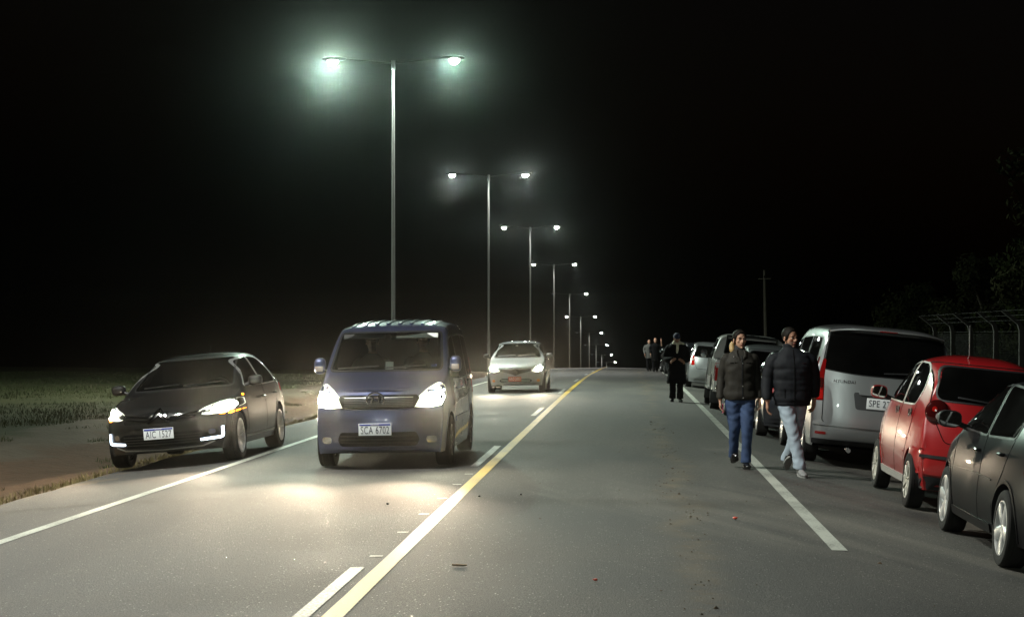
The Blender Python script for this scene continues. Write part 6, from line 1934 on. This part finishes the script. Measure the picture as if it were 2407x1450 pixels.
# ---------------------------------------------------------------- far walkers
def far_walker(x, y, label, top, bottom, hairmat, raised, H=1.0, rz=0):
    t = thing("person", label, "person", (x + shift(y), y, gz(x + shift(y), y) + .01), (0, 0, R(rz)), "people walking on the road")
    t.scale = (H, H, H)
    HM = head_matrix(Vector((0, .0, 1.49)), 4, 4)
    b = MB()
    head_prims(b, HM)
    torso(b, [(0, .01, .88, .16, .11), (0, .01, 1.12, .15, .1), (0, 0, 1.30, .17, .12), (0, .02, 1.42, .165, .085), (0, .02, 1.50, .06, .055)])
    wl = Vector((-.25, -.12, .92))
    wr = Vector((.30, -.16, 1.58)) if raised else Vector((.25, -.1, .92))
    el = (-.27, .03, 1.15); er = (.33, -.02, 1.26) if raised else (.27, .03, 1.15)
    limb(b, [(-.19, .02, 1.40, .052), (*el, .045), (wl.x, wl.y, wl.z, .03)]); limb(b, [(.19, .02, 1.40, .052), (*er, .045), (wr.x, wr.y, wr.z, .032)])
    hand_prims(b, wl, -1, R(-20))
    if raised: hand_prims(b, wr, 1, R(20), (R(180), 0), .6)
    else: hand_prims(b, wr, 1, R(20))
    limb(b, [(-.09, 0, .90, .09), (-.09, -.05, .48, .058), (-.085, -.10, .09, .04)]); limb(b, [(.09, 0, .90, .09), (.085, .03, .48, .058), (.08, .12, .10, .04)])
    body = remesh("body", b, .011, 1, None, t, mats=[M['skin'], M['lips'], M['stubble']])
    paint_face(body, HM); eyes(HM, t, M['hair_dark'])
    h = MB(); h.ellipsoid((0, .03, .052), (.079, .090, .082), 18, 12); hh = MB(); hh.add([HM @ v for v in h.v], h.f); hh.build("hair", hairmat, t)
    j = MB()
    torso(j, [(0, 0, .70 if not raised else .55, .21, .155), (0, 0, .90, .20, .15), (0, 0, 1.1, .20, .145), (0, 0, 1.3, .215, .15), (0, .01, 1.41, .19, .12), (0, .015, 1.48, .10, .085), (0, .01, 1.51, .08, .075)], wob=.06)
    limb(j, [(-.13, .01, 1.39, .05), (-.18, .01, 1.37, .076), (-.24, .02, 1.28, .078), (el[0], el[1], el[2], .07), (wl.x, wl.y, wl.z + .03, .05)])
    if raised: limb(j, [(.13, .01, 1.39, .05), (.18, .01, 1.37, .076), (.26, .0, 1.32, .076), (er[0], er[1], er[2], .068), (.325, -.06, 1.34, .055)])
    else: limb(j, [(.13, .01, 1.39, .05), (.18, .01, 1.37, .076), (.24, .02, 1.28, .078), (er[0], er[1], er[2], .07), (wr.x, wr.y, wr.z + .03, .05)])
    remesh("coat" if raised else "sweater", j, .012, 1, top, t)
    tr = MB()
    torso(tr, [(0, .01, .80, .16, .12), (0, .01, .92, .17, .125), (0, .01, 1.0, .16, .12)])
    limb(tr, [(-.09, 0, .88, .1), (-.09, -.05, .48, .078), (-.086, -.09, .10, .078), (-.086, -.09, .07, .07)]); limb(tr, [(.09, 0, .88, .1), (.085, .03, .48, .078), (.081, .10, .12, .078), (.081, .10, .09, .07)])
    remesh("trousers", tr, .012, 1, bottom, t)
    shoe(t, Vector((-.085, -.10, .085)), 0, 0, M['boot'], M['boot'], .28); shoe(t, Vector((.08, .12, .09)), 0, -10, M['boot'], M['boot'], .28)
    return t

woman(); man(); coat_man()

# ---------------------------------------------------------------- people inside the oncoming vehicles
def occupant(label, X, Y, Z, dx, dy, dz, wheel=True, top=None):
    t = thing("person", label, "person", (X, Y, Z))
    HM = head_matrix(Vector((dx, dy - .02, dz + .56)), 0, 4)
    b = MB(); head_prims(b, HM)
    torso(b, [(dx, dy, dz - .05, .15, .11), (dx, dy, dz + .2, .15, .1), (dx, dy, dz + .42, .16, .1), (dx, dy, dz + .53, .06, .055)])
    hz = dz + .18
    for sx in (-1, 1):
        w = Vector((dx + sx * .15, dy - .42, hz + .08)) if wheel else Vector((dx + sx * .1, dy - .25, dz))
        limb(b, [(dx + sx * .17, dy, dz + .42, .05), (dx + sx * .24, dy - .12, dz + .16, .042), (w.x, w.y, w.z, .03)])
        hand_prims(b, w, sx, R(90 * sx), (R(-70), 0), 1.3)
    limb(b, [(dx - .1, dy, dz, .08), (dx - .12, dy - .42, dz + .05, .06), (dx - .12, dy - .55, dz - .3, .045)]); limb(b, [(dx + .1, dy, dz, .08), (dx + .12, dy - .42, dz + .05, .06), (dx + .12, dy - .55, dz - .3, .045)])
    body = remesh("body", b, .010, 1, None, t, mats=[M['skin'], M['lips'], M['stubble']])
    paint_face(body, HM); scalp_hair(body, HM, [(-.1, .078), (-.05, .066), (-.02, .01), (0, -.02), (.06, -.08), (.1, -.1)], .010, M['hair_dark'], t)
    j = MB(); torso(j, [(dx, dy, dz - .08, .18, .14), (dx, dy, dz + .2, .18, .13), (dx, dy, dz + .40, .19, .125), (dx, dy, dz + .49, .11, .09), (dx, dy, dz + .53, .075, .07)])
    for sx in (-1, 1):
        w = Vector((dx + sx * .16, dy - .36, hz + .07)) if wheel else Vector((dx + sx * .12, dy - .2, dz + .03))
        limb(j, [(dx + sx * .14, dy, dz + .42, .06), (dx + sx * .19, dy, dz + .38, .07), (dx + sx * .25, dy - .12, dz + .16, .06), (w.x, w.y, w.z, .045)])
    remesh("sweater", j, .012, 1, top or M['knit_dark'], t)
    return t
occupant("driver in dark top behind the steering wheel of the blue minivan", -3.03, 23.25, .0, .34, -.28, .86)
occupant("passenger in dark top seated beside the minivan's driver", -3.03, 23.25, .0, -.34, -.24, .84, False, M['sweater_grey'])
far_walker(1.28, 92.0, "bald distant walker in dark coat raising one bare arm", M['coat_black'], M['trousers'], M['skin_tan'], True, 1.0, 0)
far_walker(0.98, 95.0, "distant walker in grey sweater behind the one raising an arm", M['sweater_grey'], M['trousers'], M['hair_dark'], False, .97, 8)

# ================================================================ litter and mud on the road
def litter(name, label, cat, px, py, mb, mt, rz=0):
    o = mb.build(name, mt); fix_normals(o.data)
    o.location = (px, py, g(px, py) + .006); o.rotation_euler = (0, 0, R(rz))
    return tag(o, label, cat)
M['twig'] = mat("twig", (0.42, 0.30, 0.20), 0.8, var=0.3, vscale=40)
M['red_scrap'] = mat("red_scrap", (0.65, 0.08, 0.04), 0.5)
q = MB(); q.tube([(-.05, 0, .006), (-.02, .004, .007), (.025, -.003, .006), (.05, .003, .006)], [.006, .008, .007, .005], 8); q.ellipsoid((-.05, 0, .010), (.005, .005, .008), 8, 6)
litter("wood_chip", "pale brown stick lying on the road right of the yellow line", "stick", -1.2, 12.45, q, M['twig'], 2)
q = MB(); q.ellipsoid((0, 0, .012), (.022, .018, .012), 10, 6); q.tube([(0, 0, .012), (.025, .01, .018)], [.008, .004], 6)
litter("red_scrap", "small red scrap lying on the road left of the right white line", "litter", .95, 16.1, q, M['red_scrap'])
q = MB(); q.ellipsoid((0, 0, .009), (.016, .013, .009), 10, 6); q.tube([(0, 0, .01), (-.02, .008, .012)], [.006, .003], 6)
litter("red_scrap", "tiny red scrap on the road nearest the viewer, in the right lane", "litter", -.23, 11.9, q, M['red_scrap'], 40)
for i, (px, py) in enumerate(((-2.32, 16.85), (-1.5, 17.6), (-1.1, 17.9))):
    q = MB(); rnd = random.Random(i)
    q.ellipsoid((0, 0, .007), (.012, .010, .008), 8, 6); q.ellipsoid((.008, .004, .006), (.007, .006, .006), 8, 5)
    litter("pebble", ["dark pebble in the left lane in front of the blue van", "dark pebble just right of the yellow line", "dark pebble in the right lane beside the yellow line"][i], "pebble", px, py, q, M['coat_black'], 30 * i)
# crumbs of mud dropped along the right lane
vs = []; fs = []
rnd = random.Random(21)
for _ in range(420):
    yy = rnd.uniform(9, 34); xx = .52 + rnd.gauss(0, .13) + .25 * mnoise.noise(Vector((yy * .25, 0, 0)))
    if rnd.random() < .25: xx = rnd.uniform(-1.2, 2.4)
    if mnoise.noise(Vector((xx * 2, yy * .9, 3))) < -.05: continue
    s = rnd.uniform(.003, .011) * (1 if rnd.random() < .9 else 1.8); z = g(xx, yy) + .003
    b = len(vs); a = rnd.uniform(0, 6)
    for k in range(5):
        r_ = s * rnd.uniform(.7, 1.3); vs.append((xx + r_ * math.cos(a + k * 1.2566), yy + r_ * 1.2 * math.sin(a + k * 1.2566), z))
    vs.append((xx, yy, z + s * .8))
    for k in range(5): fs.append((b + k, b + (k + 1) % 5, b + 5))
M['mud'] = mat("mud", (0.075, 0.05, 0.028), 0.95, var=.4, vscale=3)
o = mesh_obj("mud_crumbs", vs, fs, M['mud'], smooth=False); o["kind"] = "stuff"

# ================================================================ thin volume added to spread a glow around the lamps
def glow_volume():
    mb = MB(); mb.box((0, 190, -17.0), (760, 620, 58.0))
    m = bpy.data.materials.new("glow_haze"); m.use_nodes = True
    nt = m.node_tree; nt.nodes.clear()
    out = nt.nodes.new("ShaderNodeOutputMaterial")
    pv = nt.nodes.new("ShaderNodeVolumePrincipled")
    pv.inputs["Color"].default_value = (0.9, 0.95, 0.92, 1)
    pv.inputs["Density"].default_value = GLOW_DENSITY
    pv.inputs["Anisotropy"].default_value = 0.982
    nt.links.new(pv.outputs[0], out.inputs["Volume"])
    o = mb.build("glow_volume", m, smooth=False)
    o["kind"] = "stuff"
    o.display_type = 'WIRE'
    return o
GLOW_DENSITY = 0.00015
glow_volume()
